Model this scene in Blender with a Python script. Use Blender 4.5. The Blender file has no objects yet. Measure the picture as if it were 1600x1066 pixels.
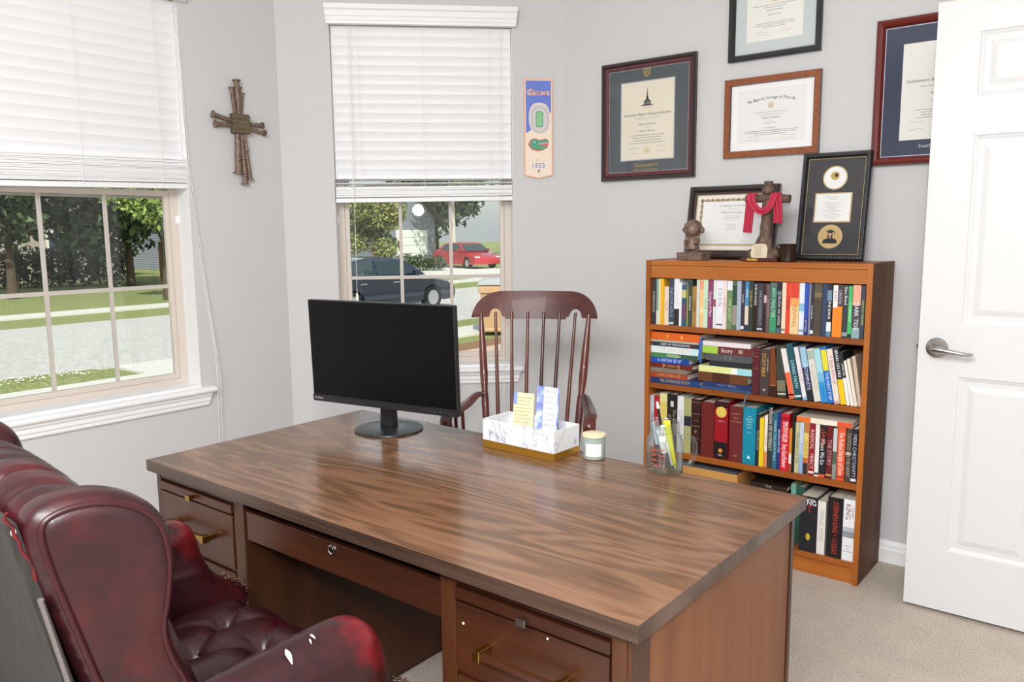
import bpy, bmesh, math, random
from mathutils import Vector, Matrix, noise

random.seed(7)
sc = bpy.context.scene
COL = sc.collection
PI = math.pi
R = math.radians

# ------------------------------------------------------------------ camera
cam_d = bpy.data.cameras.new('camera')
cam = bpy.data.objects.new('camera', cam_d)
COL.objects.link(cam)
cam_d.sensor_width = 36.0
cam_d.lens = 28.172
cam_d.clip_start = 0.02
cam_d.clip_end = 300
right = Vector((0.78178, 0.62350, -0.00953))
up = Vector((-0.07763, 0.11249, 0.99062))
fwd = Vector((-0.61873, 0.77371, -0.13626))
mw = Matrix.Identity(4)
for i in range(3):
    mw[i][0], mw[i][1], mw[i][2] = right[i], up[i], -fwd[i]
mw[2][3] = 1.34
cam.matrix_world = mw
sc.camera = cam

# ------------------------------------------------------------------ world, sun, lamps, exposure
world = bpy.data.worlds.new('sky')
sc.world = world
world.use_nodes = True
wn = world.node_tree
wn.nodes.clear()
wo = wn.nodes.new('ShaderNodeOutputWorld')
wb = wn.nodes.new('ShaderNodeBackground')
ws = wn.nodes.new('ShaderNodeTexSky')
ws.sky_type = 'NISHITA'
ws.sun_disc = False
ws.sun_elevation = R(48)
ws.sun_rotation = R(120)
ws.dust_density = 2.5
ws.air_density = 1.2
wm = wn.nodes.new('ShaderNodeMix')
wm.data_type = 'RGBA'
wm.inputs[0].default_value = .55
wm.inputs[7].default_value = (5.2, 5.4, 5.6, 1)
wn.links.new(ws.outputs[0], wm.inputs[6])
wn.links.new(wm.outputs[2], wb.inputs[0])
wb.inputs[1].default_value = 0.098
wn.links.new(wb.outputs[0], wo.inputs[0])

def lamp(name, kind, energy, loc, target=None, size=1.0, size_y=None, color=(1, 1, 1)):
    d = bpy.data.lights.new(name, kind)
    d.energy = energy
    d.color = color
    if kind == 'AREA':
        d.shape = 'RECTANGLE' if size_y else 'DISK'
        d.size = size
        if size_y:
            d.size_y = size_y
    o = bpy.data.objects.new(name, d)
    COL.objects.link(o)
    o.location = loc
    if target is not None:
        o.rotation_euler = (Vector(target) - Vector(loc)).to_track_quat('-Z', 'Y').to_euler()
    return o

sun = lamp('sun', 'SUN', 2.7, (10, -10, 15), (0, 0, 0), color=(1, .96, .88))
sun.rotation_euler = (Vector((-.55, .50, -.72))).to_track_quat('-Z', 'Y').to_euler()
sun.data.angle = R(0.6)
# the photographer's flash above the camera and its bounce off the ceiling
lamp('ceiling_bounce_light', 'AREA', 118, (-0.55, -0.35, 2.68), (-1.0, 0.9, 0), 1.8, 1.8, (.962, .984, 1))
lamp('camera_flash', 'AREA', 13, (0.03, -0.06, 1.56), (-1.9, 2.2, 1.0), .11, None, (1, 1, 1))

vs = sc.view_settings
vs.view_transform = 'Standard'
vs.look = 'None'
vs.exposure = 0.82
vs.gamma = 1
vs.use_curve_mapping = False
cy = sc.cycles
cy.use_denoising = True
cy.max_bounces = 9
cy.diffuse_bounces = 5
cy.glossy_bounces = 4
cy.transmission_bounces = 8
cy.transparent_max_bounces = 24
cy.caustics_reflective = False
cy.caustics_refractive = False
cy.sample_clamp_indirect = 6

# ------------------------------------------------------------------ materials
def lin(h):
    h = h.lstrip('#')
    if len(h) == 3:
        h = ''.join(c * 2 for c in h)
    v = [int(h[i:i + 2], 16) / 255 for i in (0, 2, 4)]
    return tuple((c / 12.92 if c <= .04045 else ((c + .055) / 1.055) ** 2.4) for c in v) + (1,)

_mats = {}
def mat(name, col='#808080', rough=.5, metal=0, coat=0, spec=.5, emit=0, trans=0, alpha=1):
    key = (name, col)
    if key in _mats:
        return _mats[key]
    m = bpy.data.materials.new(name)
    m.use_nodes = True
    p = m.node_tree.nodes['Principled BSDF']
    p.inputs['Base Color'].default_value = lin(col)
    p.inputs['Roughness'].default_value = rough
    p.inputs['Metallic'].default_value = metal
    p.inputs['Coat Weight'].default_value = coat
    p.inputs['Specular IOR Level'].default_value = spec
    p.inputs['Transmission Weight'].default_value = trans
    if emit:
        p.inputs['Emission Color'].default_value = lin(col)
        p.inputs['Emission Strength'].default_value = emit
    _mats[key] = m
    return m

class NT:
    """small node-tree helper"""
    def __init__(s, m):
        s.t = m.node_tree
        s.p = s.t.nodes['Principled BSDF']
        s.co = s.t.nodes.new('ShaderNodeTexCoord')
    def n(s, typ, **kw):
        nd = s.t.nodes.new('ShaderNode' + typ)
        for k, v in kw.items():
            if k.startswith('i_'):
                nd.inputs[k[2:].replace('_', ' ')].default_value = v
            else:
                setattr(nd, k, v)
        return nd
    def l(s, a, b):
        s.t.links.new(a, b)
    def mapped(s, scale, rot=(0, 0, 0), src='Object'):
        m = s.n('Mapping')
        m.inputs['Scale'].default_value = scale
        m.inputs['Rotation'].default_value = rot
        s.l(s.co.outputs[src], m.inputs[0])
        return m.outputs[0]
    def noise(s, vec, scale, detail=4, rough=.5, dist=0):
        n = s.n('TexNoise')
        n.inputs['Scale'].default_value = scale
        n.inputs['Detail'].default_value = detail
        n.inputs['Roughness'].default_value = rough
        n.inputs['Distortion'].default_value = dist
        s.l(vec, n.inputs['Vector'])
        return n.outputs[0]
    def math(s, op, a, b=None):
        n = s.n('Math', operation=op)
        for i, v in enumerate((a, b)):
            if v is None:
                continue
            if isinstance(v, (int, float)):
                n.inputs[i].default_value = v
            else:
                s.l(v, n.inputs[i])
        return n.outputs[0]
    def ramp(s, fac, stops):
        n = s.n('ValToRGB')
        e = n.color_ramp.elements
        while len(e) < len(stops):
            e.new(.5)
        for i, (p, c) in enumerate(stops):
            e[i].position = p
            e[i].color = lin(c) if isinstance(c, str) else (c, c, c, 1)
        s.l(fac, n.inputs[0])
        return n.outputs[0]
    def mix(s, fac, a, b, mode='MIX'):
        n = s.n('Mix', data_type='RGBA', blend_type=mode)
        for sock, v in ((n.inputs[0], fac), (n.inputs[6], a), (n.inputs[7], b)):
            if isinstance(v, (int, float)):
                sock.default_value = v
            elif isinstance(v, str):
                sock.default_value = lin(v)
            else:
                s.l(v, sock)
        return n.outputs[2]
    def bump(s, h, strength=.3, dist=.01):
        n = s.n('Bump')
        n.inputs['Strength'].default_value = strength
        n.inputs['Distance'].default_value = dist
        s.l(h, n.inputs['Height'])
        s.l(n.outputs[0], s.p.inputs['Normal'])
    def color(s, c):
        s.l(c, s.p.inputs['Base Color'])

def wood(name, dark, mid, light, rough=.35, axis='x', ring=9, scale=1.0, fine=1.0, coat=0.0, figure=1.0):
    m = mat(name, mid, rough, coat=coat)
    t = NT(m)
    a, b = .55 * scale, 3.4 * scale
    sm = {'x': (a, b, b), 'y': (b, a, b), 'z': (b, b, a)}[axis]
    sf = {'x': (3, 150, 150), 'y': (150, 3, 150), 'z': (150, 150, 3)}[axis]
    n1 = t.noise(t.mapped(sm), 1.3, 3, .45, .5)
    s1 = t.math('SINE', t.math('MULTIPLY', n1, ring * 6.28))
    s1 = t.math('ADD', t.math('MULTIPLY', s1, .5 * figure), .5)
    n2 = t.noise(t.mapped(tuple(v * scale for v in sf)), 1.0, 3, .6)
    n3 = t.noise(t.mapped(tuple(v * .18 * scale for v in sf)), 1.0, 3, .6)
    f = t.math('ADD', t.math('MULTIPLY', s1, .38), t.math('ADD', t.math('MULTIPLY', n2, .42 * fine), t.math('MULTIPLY', n3, .42)))
    c = t.ramp(f, [(.30, dark), (.55, mid), (.85, light)])
    t.color(c)
    t.bump(n2, .06, .002)
    return m

M_wall = mat('wall_paint', '#d0cfcf', .75, spec=.3)
t = NT(M_wall)
v = t.mapped((1, 1, 1))
t.bump(t.noise(v, 95, 3, .55), .35, .003)
M_ceil = mat('ceiling_paint', '#eeeeee', .9)
M_white = mat('white_trim_paint', '#f3f3f3', .38)
M_door = mat('door_paint', '#dddddd', .45)
M_carpet = mat('beige_carpet', '#b5a799', .95, spec=.1)
t = NT(M_carpet)
n = t.noise(t.mapped((1, 1, 1)), 170, 3, .7)
n2 = t.noise(t.mapped((1, 1, 1)), 9, 3, .6)
c = t.ramp(n, [(.3, '#c2b4a5'), (.52, '#ebdccd'), (.72, '#fdf2e6')])
c2 = t.ramp(n2, [(.35, .92), (.65, 1.0)])
t.color(t.mix(1.0, c, c2, 'MULTIPLY'))
t.bump(n, .9, .012)
M_vinyl = mat('tan_vinyl', '#d9cdc2', .42)
M_mullion = mat('grey_tan_grille', '#c9c1b8', .45)
M_slat = mat('white_slats', '#f2f2f3', .42)
M_cord = mat('white_cord', '#ecebe8', .8)

def glass_pane(name, tint='#eef6f4', ior=1.45, power=4.0, edge=.85):
    m = bpy.data.materials.new(name)
    m.use_nodes = True
    t = m.node_tree
    t.nodes.clear()
    o = t.nodes.new('ShaderNodeOutputMaterial')
    tr = t.nodes.new('ShaderNodeBsdfTransparent')
    tr.inputs[0].default_value = lin(tint)
    gl = t.nodes.new('ShaderNodeBsdfGlossy')
    gl.inputs['Roughness'].default_value = .01
    # reflectance from the angle only, the same from either face of the pane
    lw = t.nodes.new('ShaderNodeLayerWeight')
    lw.inputs[0].default_value = .5
    pw = t.nodes.new('ShaderNodeMath'); pw.operation = 'POWER'
    t.links.new(lw.outputs['Facing'], pw.inputs[0]); pw.inputs[1].default_value = power
    fr = t.nodes.new('ShaderNodeMath'); fr.operation = 'MULTIPLY_ADD'
    t.links.new(pw.outputs[0], fr.inputs[0]); fr.inputs[1].default_value = edge
    fr.inputs[2].default_value = ((ior - 1) / (ior + 1)) ** 2
    mx = t.nodes.new('ShaderNodeMixShader')
    t.links.new(fr.outputs[0], mx.inputs[0])
    t.links.new(tr.outputs[0], mx.inputs[1])
    t.links.new(gl.outputs[0], mx.inputs[2])
    t.links.new(mx.outputs[0], o.inputs[0])
    return m
M_pane = glass_pane('window_glass', '#f3f7f6')
M_picglass = glass_pane('picture_glass', '#ffffff', 1.35)

M_top = wood('walnut_laminate', '#412b1d', '#65462f', '#835f46', .25, 'x', 9, 1.7, 1.15, coat=.12, figure=.68)
M_topedge = wood('walnut_edge_band', '#33241c', '#4e3b30', '#6b564a', .38, 'x', 2, 1.0, 1.0)
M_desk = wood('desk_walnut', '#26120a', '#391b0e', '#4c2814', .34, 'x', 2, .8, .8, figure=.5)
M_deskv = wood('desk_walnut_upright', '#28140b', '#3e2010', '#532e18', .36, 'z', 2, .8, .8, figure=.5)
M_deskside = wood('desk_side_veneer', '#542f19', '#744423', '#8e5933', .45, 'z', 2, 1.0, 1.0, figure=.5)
M_oak = wood('honey_oak', '#82451a', '#a0581e', '#b96e2a', .38, 'x', 2, 1.0, .8)
M_oakv = wood('honey_oak_upright', '#82451a', '#a0581e', '#b96e2a', .38, 'z', 2, 1.0, .8)
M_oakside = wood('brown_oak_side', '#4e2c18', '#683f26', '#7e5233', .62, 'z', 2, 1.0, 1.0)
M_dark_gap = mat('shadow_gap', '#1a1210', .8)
M_brass = mat('aged_brass', '#a8823a', .28, 1)
M_nickel = mat('satin_nickel', '#b9b6b2', .22, 1)
M_mahog = wood('dark_mahogany', '#2a0f0a', '#4a1d14', '#6c3022', .28, 'z', 2, 1.0, .9, coat=.3)
M_mahogx = wood('dark_mahogany_rail', '#2c0f0b', '#481c16', '#632d23', .42, 'x', 2, 1.0, .9, coat=.08)
M_black = mat('black_plastic', '#17181a', .42)
M_screen = mat('black_screen', '#040405', .36, spec=.18)
M_black_satin = mat('black_metal_base', '#202225', .32)

M_leather = mat('burgundy_leather', '#5c1620', .36, coat=.12)
t = NT(M_leather)
v = t.mapped((1, 1, 1))
n1 = t.noise(v, 5.5, 4, .6, .2)
n2 = t.noise(v, 260, 3, .6)
n3 = t.noise(v, 45, 3, .6)
c = t.ramp(n1, [(.34, '#1d090c'), (.54, '#2c0c10'), (.72, '#520f14')])
c = t.mix(.35, c, t.ramp(n3, [(.35, '#1f090d'), (.65, '#401218')]))
t.color(c)
t.bump(n2, .14, .002)
# arms: the same hide, rubbed bright red at the front end of the arm tops
M_leather_arm = M_leather.copy()
M_leather_arm.name = 'burgundy_leather_rubbed_arm'
_nt = M_leather_arm.node_tree
_p = _nt.nodes['Principled BSDF']
_src = _p.inputs['Base Color'].links[0].from_socket
_tc = _nt.nodes.new('ShaderNodeTexCoord')
_vm = _nt.nodes.new('ShaderNodeVectorMath'); _vm.operation = 'DISTANCE'
_sep = _nt.nodes.new('ShaderNodeSeparateXYZ'); _cmb = _nt.nodes.new('ShaderNodeCombineXYZ')
_nt.links.new(_tc.outputs['Object'], _sep.inputs[0])
_nt.links.new(_sep.outputs[1], _cmb.inputs[1]); _nt.links.new(_sep.outputs[2], _cmb.inputs[2])
_nt.links.new(_cmb.outputs[0], _vm.inputs[0]); _vm.inputs[1].default_value = (0, .196, .672)
_ns = _nt.nodes.new('ShaderNodeTexNoise'); _ns.inputs['Scale'].default_value = 28; _ns.inputs['Detail'].default_value = 4
_nt.links.new(_tc.outputs['Object'], _ns.inputs['Vector'])
_ad = _nt.nodes.new('ShaderNodeMath'); _ad.operation = 'MULTIPLY_ADD'
_nt.links.new(_ns.outputs[0], _ad.inputs[0]); _ad.inputs[1].default_value = -.11
_nt.links.new(_vm.outputs['Value'], _ad.inputs[2])
_mr = _nt.nodes.new('ShaderNodeMapRange')
_nt.links.new(_ad.outputs[0], _mr.inputs[0]); _mr.inputs[1].default_value = .012; _mr.inputs[2].default_value = -.055
_mx = _nt.nodes.new('ShaderNodeMix'); _mx.data_type = 'RGBA'
_nt.links.new(_mr.outputs[0], _mx.inputs[0]); _nt.links.new(_src, _mx.inputs[6]); _mx.inputs[7].default_value = lin('#7a141a')
_nt.links.new(_mx.outputs[2], _p.inputs['Base Color'])
M_leather_worn = mat('worn_red_leather', '#a31f26', .42)
t = NT(M_leather_worn)
t.color(t.ramp(t.noise(t.mapped((1, 1, 1)), 22, 4, .6), [(.36, '#30090e'), (.5, '#4c0f14'), (.66, '#741a1e')]))
M_welt = mat('leather_welt', '#330a10', .35)
M_batting = mat('exposed_white_batting', '#efe6de', .9)
M_backcloth = mat('charcoal_back_cloth', '#4a4644', .8)
t = NT(M_backcloth)
t.color(t.ramp(t.noise(t.mapped((90, 90, 7)), 1, 3, .6), [(.3, '#1f1c1b'), (.55, '#2d2a28'), (.8, '#3f3b38')]))
M_striptrim = mat('grey_vinyl_strip', '#67605d', .5)
M_nail = mat('brass_nail', '#7c5a48', .3, .9)
M_paper = mat('paper', '#f4efe2', .8)
M_pages = mat('page_block', '#e6ddcb', .85)
t = NT(M_pages)
t.color(t.ramp(t.noise(t.mapped((220, 6, 220)), 1, 2, .5), [(.3, '#c9beaa'), (.6, '#ebe3d4')]))

# ------------------------------------------------------------------ mesh builder
_txt = {}
def text_geo(s, bold=False):
    k = s
    if k in _txt:
        return _txt[k]
    cu = bpy.data.curves.new('lettering', 'FONT')
    cu.body = s
    cu.size = 1
    cu.align_x = 'CENTER'
    cu.align_y = 'CENTER'
    cu.resolution_u = 2
    ob = bpy.data.objects.new('lettering', cu)
    me = ob.to_mesh()
    vs_ = [tuple(v.co[:2]) for v in me.vertices]
    fs = [tuple(p.vertices) for p in me.polygons]
    ob.to_mesh_clear()
    bpy.data.objects.remove(ob)
    bpy.data.curves.remove(cu)
    if vs_:
        xs = [v[0] for v in vs_]
        ys = [v[1] for v in vs_]
        bb = (min(xs), max(xs), min(ys), max(ys))
    else:
        bb = (0, 1, 0, 1)
    _txt[k] = (vs_, fs, bb)
    return _txt[k]

class MB:
    def __init__(s):
        s.v, s.f, s.m, s.mats = [], [], [], []
        s.T = Matrix.Identity(4)
    def mi(s, m):
        if m not in s.mats:
            s.mats.append(m)
        return s.mats.index(m)
    def add(s, vs, fs, m):
        o = len(s.v)
        T = s.T
        s.v += [tuple(T @ Vector(v)) for v in vs]
        s.f += [tuple(i + o for i in f) for f in fs]
        s.m += [s.mi(m)] * len(fs)
        return s
    def box(s, x0, x1, y0, y1, z0, z1, m, taper=0):
        k = taper
        vs = [(x0, y0, z0), (x1, y0, z0), (x1, y1, z0), (x0, y1, z0),
              (x0 + k, y0 + k, z1), (x1 - k, y0 + k, z1), (x1 - k, y1 - k, z1), (x0 + k, y1 - k, z1)]
        return s.add(vs, [(0, 3, 2, 1), (4, 5, 6, 7), (0, 1, 5, 4), (1, 2, 6, 5), (2, 3, 7, 6), (3, 0, 4, 7)], m)
    def prism(s, pts, d0, d1, m, plane='xz', shrink=0, m_side=None):
        """outline pts extruded along the third axis from d0 to d1"""
        def P(a, b, d):
            return {'xz': (a, d, b), 'xy': (a, b, d), 'yz': (d, a, b)}[plane]
        n = len(pts)
        cx = sum(p[0] for p in pts) / n
        cy_ = sum(p[1] for p in pts) / n
        vs = [P(a, b, d0) for a, b in pts] + [P(cx + (a - cx) * (1 - shrink), cy_ + (b - cy_) * (1 - shrink), d1) for a, b in pts]
        s.add(vs, [tuple(range(n)), tuple(range(2 * n - 1, n - 1, -1))], m)
        o = len(s.v) - 2 * n
        k = s.mi(m_side or m)
        for i in range(n):
            j = (i + 1) % n
            s.f.append((o + i, o + n + i, o + n + j, o + j))
            s.m.append(k)
        return s
    def poly(s, pts, m):
        return s.add(pts, [tuple(range(len(pts)))], m)
    def lathe(s, prof, m, seg=24, c=(0, 0, 0), close=True, axis='z'):
        vs, fs = [], []
        for r, z in prof:
            for i in range(seg):
                a = 2 * PI * i / seg
                x, y = r * math.cos(a), r * math.sin(a)
                p = {'z': (x, y, z), 'y': (x, z, y), 'x': (z, x, y)}[axis]
                vs.append((p[0] + c[0], p[1] + c[1], p[2] + c[2]))
        for k in range(len(prof) - 1):
            for i in range(seg):
                j = (i + 1) % seg
                fs.append((k * seg + i, k * seg + j, (k + 1) * seg + j, (k + 1) * seg + i))
        if close:
            fs.append(tuple(range(seg - 1, -1, -1)))
            fs.append(tuple(range((len(prof) - 1) * seg, len(prof) * seg)))
        return s.add(vs, fs, m)
    def tube(s, pts, r, m, seg=10, cap=True, flat=None):
        """pts: points; r: number or list; flat: (ratio, vector) squashes the section along the vector"""
        pts = [Vector(p) for p in pts]
        n = len(pts)
        rr = r if isinstance(r, (list, tuple)) else [r] * n
        vs, fs = [], []
        prev = None
        for i, p in enumerate(pts):
            d = (pts[min(i + 1, n - 1)] - pts[max(i - 1, 0)]).normalized()
            if prev is None:
                ref = Vector((0, 0, 1)) if abs(d.z) < .9 else Vector((1, 0, 0))
                a = d.cross(ref).normalized()
            else:
                a = (prev - d * prev.dot(d)).normalized()
            prev = a
            b = d.cross(a)
            for k in range(seg):
                t_ = 2 * PI * k / seg
                q = (a * math.cos(t_) + b * math.sin(t_)) * rr[i]
                if flat:
                    fv = Vector(flat[1]).normalized()
                    q = q - fv * q.dot(fv) * (1 - flat[0])
                vs.append(tuple(p + q))
        for i in range(n - 1):
            for k in range(seg):
                j = (k + 1) % seg
                fs.append((i * seg + k, i * seg + j, (i + 1) * seg + j, (i + 1) * seg + k))
        if cap:
            fs.append(tuple(range(seg - 1, -1, -1)))
            fs.append(tuple(range((n - 1) * seg, n * seg)))
        return s.add(vs, fs, m)
    def ball(s, c, r, m, seg=12, rings=8, sc_=(1, 1, 1)):
        prof = [(max(1e-4, r * math.sin(PI * k / rings)), -r * math.cos(PI * k / rings)) for k in range(rings + 1)]
        vs, fs = [], []
        for rr, z in prof:
            for i in range(seg):
                a = 2 * PI * i / seg
                vs.append((c[0] + rr * math.cos(a) * sc_[0], c[1] + rr * math.sin(a) * sc_[1], c[2] + z * sc_[2]))
        for k in range(rings):
            for i in range(seg):
                j = (i + 1) % seg
                fs.append((k * seg + i, k * seg + j, (k + 1) * seg + j, (k + 1) * seg + i))
        return s.add(vs, fs, m)
    def text(s, st, o, rt, upv, h, m, maxw=None, sx=1.0, shear=0.0):
        """lettering centred on o; h is the cap height"""
        vs_, fs, bb = text_geo(st)
        if not vs_:
            return s
        k = h / .70
        w = (bb[1] - bb[0]) * k * sx
        if maxw and w > maxw:
            sx *= maxw / w
        cx = (bb[0] + bb[1]) / 2
        o, rt, upv = Vector(o), Vector(rt), Vector(upv)
        return s.add([tuple(o + rt * (((x - cx) + shear * y) * k * sx) + upv * (y * k)) for x, y in vs_], fs, m)
    def build(s, name, parent=None, loc=None, smooth=None, bevel=0, seg=2, rot=None):
        me = bpy.data.meshes.new(name)
        me.from_pydata(s.v, [], s.f)
        for m in s.mats:
            me.materials.append(m)
        me.polygons.foreach_set('material_index', s.m)
        if smooth is not None:
            me.polygons.foreach_set('use_smooth', [True] * len(s.f))
            if smooth < 180:
                me.set_sharp_from_angle(angle=R(smooth))
        me.update()
        ob = bpy.data.objects.new(name, me)
        COL.objects.link(ob)
        if parent:
            ob.parent = parent
        if loc:
            ob.location = loc
        if rot:
            ob.rotation_euler = rot
        if bevel:
            b = ob.modifiers.new('bevel', 'BEVEL')
            b.width = bevel
            b.segments = seg
            b.limit_method = 'ANGLE'
            b.angle_limit = R(40)
        return ob

def fixn(o):
    bm = bmesh.new()
    bm.from_mesh(o.data)
    bmesh.ops.recalc_face_normals(bm, faces=bm.faces)
    bm.to_mesh(o.data)
    bm.free()
    return o

def tag(o, label=None, cat=None, group=None, kind=None):
    if label: o['label'] = label
    if cat: o['category'] = cat
    if group: o['group'] = group
    if kind: o['kind'] = kind
    return o

def empty(name, loc=(0, 0, 0), rz=0):
    o = bpy.data.objects.new(name, None)
    o.empty_display_size = .05
    COL.objects.link(o)
    o.location = loc
    o.rotation_euler = (0, 0, rz)
    return o

def struct(o):
    o['kind'] = 'structure'
    return o

def pillow_geo(pts, thick, r, n=5, inner=((.5, .35),)):
    """puffy panel from a 2-D outline (a, b); returns verts (a, b, h) and faces"""
    N = len(pts)
    P = [Vector((a, b)) for a, b in pts]
    area = sum(P[i].x * P[(i + 1) % N].y - P[(i + 1) % N].x * P[i].y for i in range(N))
    if area < 0:
        P.reverse()
    nr = []
    for i in range(N):
        d = (P[(i + 1) % N] - P[i - 1]).normalized()
        nr.append(Vector((d.y, -d.x)))
    rings = []
    for side in (1, -1):
        ks = range(0, n + 1) if side == 1 else range(0, n + 1)
        for k in ks:
            a = k / n * PI / 2
            rings.append((side, r * (1 - math.cos(a)), (thick / 2 - r) * side + side * r * math.sin(a)))
    vs, fs = [], []
    f_idx, b_idx = [], []
    for side, inset, h in rings:
        st = len(vs)
        for i in range(N):
            q = P[i] - nr[i] * inset
            vs.append((q.x, q.y, h))
        (f_idx if side == 1 else b_idx).append(st)
    def bridge(a, b, flip):
        for i in range(N):
            j = (i + 1) % N
            f = (a + i, a + j, b + j, b + i)
            fs.append(f if not flip else f[::-1])
    bridge(b_idx[0], f_idx[0], False)
    for k in range(n):
        bridge(f_idx[k], f_idx[k + 1], False)
        bridge(b_idx[k], b_idx[k + 1], True)
    fs.append(tuple(f_idx[n] + i for i in range(N)))
    fs.append(tuple(b_idx[n] + i for i in range(N - 1, -1, -1)))
    return vs, fs

def puff_geo(pts, thick, r, step=.009):
    """puffy panel: height follows the distance to the outline; robust on concave outlines"""
    from mathutils.geometry import delaunay_2d_cdt
    P = [Vector(p) for p in pts]
    N = len(P)
    def dist(q):
        best = 9
        for i in range(N):
            a, c = P[i], P[(i + 1) % N]
            ac = c - a
            t_ = max(0, min(1, (q - a).dot(ac) / max(1e-12, ac.dot(ac))))
            best = min(best, (a + ac * t_ - q).length)
        return best
    def inside(q):
        k = False
        for i in range(N):
            a, c = P[i], P[(i + 1) % N]
            if (a.y > q.y) != (c.y > q.y) and q.x < (c.x - a.x) * (q.y - a.y) / (c.y - a.y) + a.x:
                k = not k
        return k
    V = list(P)
    area = sum(P[i].x * P[(i + 1) % N].y - P[(i + 1) % N].x * P[i].y for i in range(N))
    sg = 1 if area > 0 else -1
    for dd in (.0012, .0045):
        for i in range(N):
            d = (P[(i + 1) % N] - P[i - 1]).normalized()
            q = P[i] - Vector((d.y, -d.x)) * sg * dd
            if inside(q) and dist(q) > dd * .93:
                V.append(q)
    x0, x1 = min(q.x for q in P), max(q.x for q in P)
    y0, y1 = min(q.y for q in P), max(q.y for q in P)
    y = y0
    row = 0
    while y < y1:
        x = x0 + (step / 2 if row % 2 else 0)
        while x < x1:
            q = Vector((x, y))
            if inside(q) and dist(q) > .0075:
                V.append(q)
            x += step
        y += step * .866
        row += 1
    res = delaunay_2d_cdt(V, [(i, (i + 1) % N) for i in range(N)], [], 1, 1e-6)
    vo, _, fo = res[0], res[1], res[2]
    n = len(vo)
    hs = []
    for q in vo:
        d = min(dist(q), r)
        hs.append(thick / 2 - r + math.sqrt(max(0, r * r - (r - d) ** 2)))
    vs = [(q.x, q.y, h) for q, h in zip(vo, hs)] + [(q.x, q.y, -h) for q, h in zip(vo, hs)]
    fs = []
    for f in fo:
        f = tuple(f)
        fs.append(f)
        fs.append(tuple(n + k for k in reversed(f)))
    # rim between the two sheets
    from collections import Counter
    cnt = Counter()
    for f in fo:
        for a in range(len(f)):
            e = (f[a], f[(a + 1) % len(f)])
            cnt[e] += 1
    for (a, c) in list(cnt):
        if (c, a) not in cnt:
            fs.append((c, a, n + a, n + c))
    return vs, fs

def smooth_poly(pts, n=6, closed=True):
    """Catmull-Rom through the points"""
    out = []
    N = len(pts)
    rng = N if closed else N - 1
    for i in range(rng):
        if closed:
            p0, p1, p2, p3 = [Vector(pts[(i + k) % N]) for k in (-1, 0, 1, 2)]
        else:
            p0, p1, p2, p3 = [Vector(pts[min(max(i + k, 0), N - 1)]) for k in (-1, 0, 1, 2)]
        for k in range(n):
            t_ = k / n
            q = .5 * ((2 * p1) + (-p0 + p2) * t_ + (2 * p0 - 5 * p1 + 4 * p2 - p3) * t_ ** 2 + (-p0 + 3 * p1 - 3 * p2 + p3) * t_ ** 3)
            out.append(tuple(q))
    if not closed:
        out.append(tuple(pts[-1]))
    return out

# ------------------------------------------------------------------ room shell
XL, YR, XC, YM = -3.308, 3.350, -2.337, 2.379
XE, YB, HC = 1.15, -1.60, 2.75
TH = .16

def frame_T(o, x, y):
    m = Matrix.Identity(4)
    x, y = Vector(x), Vector(y)
    z = x.cross(y)
    for i in range(3):
        m[i][0], m[i][1], m[i][2], m[i][3] = x[i], y[i], z[i], o[i]
    return m
S2 = math.sqrt(.5)
T_LEFT = frame_T((XL, 0, 0), (0, 1, 0), (-1, 0, 0))          # local x = world y, local y = outward
T_MID = frame_T((XL, YM, 0), (S2, S2, 0), (-S2, S2, 0))       # local x = distance from the left corner
L_MID = 1.3735

def wall_with_opening(name, T, a0, a1, w0, w1, z0, z1, ext=(0, 0)):
    b = MB()
    b.T = T
    e0, e1 = ext
    # outer corners are mitred by extending the outside face
    def pier(x0, x1, zz0, zz1, k0=0, k1=0):
        vs = [(x0, 0, zz0), (x1, 0, zz0), (x1 + k1, TH, zz0), (x0 - k0, TH, zz0),
              (x0, 0, zz1), (x1, 0, zz1), (x1 + k1, TH, zz1), (x0 - k0, TH, zz1)]
        b.add(vs, [(0, 3, 2, 1), (4, 5, 6, 7), (0, 1, 5, 4), (1, 2, 6, 5), (2, 3, 7, 6), (3, 0, 4, 7)], M_wall)
    pier(a0, w0, 0, HC, e0, 0)
    pier(w1, a1, 0, HC, 0, e1)
    pier(w0, w1, 0, z0)
    pier(w0, w1, z1, HC)
    return struct(b.build(name))

WZ0, WZ1 = .655, 2.36
wall_with_opening('wall_left', T_LEFT, YB, YM, 1.018, 1.896, WZ0, WZ1, (0, .066))
wall_with_opening('wall_middle', T_MID, 0, L_MID, .2456, 1.1175, WZ0, WZ1, (.066, .066))
b = MB(); b.box(XC, XE, YR, YR + TH, 0, HC, M_wall)
b.add([(XC, YR, 0), (XC, YR + TH, 0), (XC - .066, YR + TH, 0), (XC, YR, HC), (XC, YR + TH, HC), (XC - .066, YR + TH, HC)],
      [(0, 2, 1), (3, 4, 5), (0, 1, 4, 3), (1, 2, 5, 4), (2, 0, 3, 5)], M_wall)
struct(b.build('wall_right'))
b = MB(); b.box(XL - TH, XE, YB - TH, YB, 0, HC, M_wall)
struct(b.build('wall_back'))
# the wall the door hangs in, with the open doorway behind the camera
b = MB()
b.box(XE, XE + TH, YB - TH, YR + TH, 0, HC, M_wall)
b.box(.262, XE, 3.06, YR, 0, HC, M_wall)
struct(b.build('wall_entry'))
FL = [(XL, YB), (XE, YB), (XE, YR), (XC, YR), (XL, YM)]
b = MB(); b.prism(FL, -.06, 0, M_carpet, 'xy')
struct(fixn(b.build('floor')))
b = MB(); b.prism([(XL - .3, YB - .3), (XE + .3, YB - .3), (XE + .3, YR + .3), (XC - .2, YR + .3), (XL - .3, YM + .2)], HC, HC + .12, M_ceil, 'xy')
struct(fixn(b.build('ceiling')))

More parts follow.
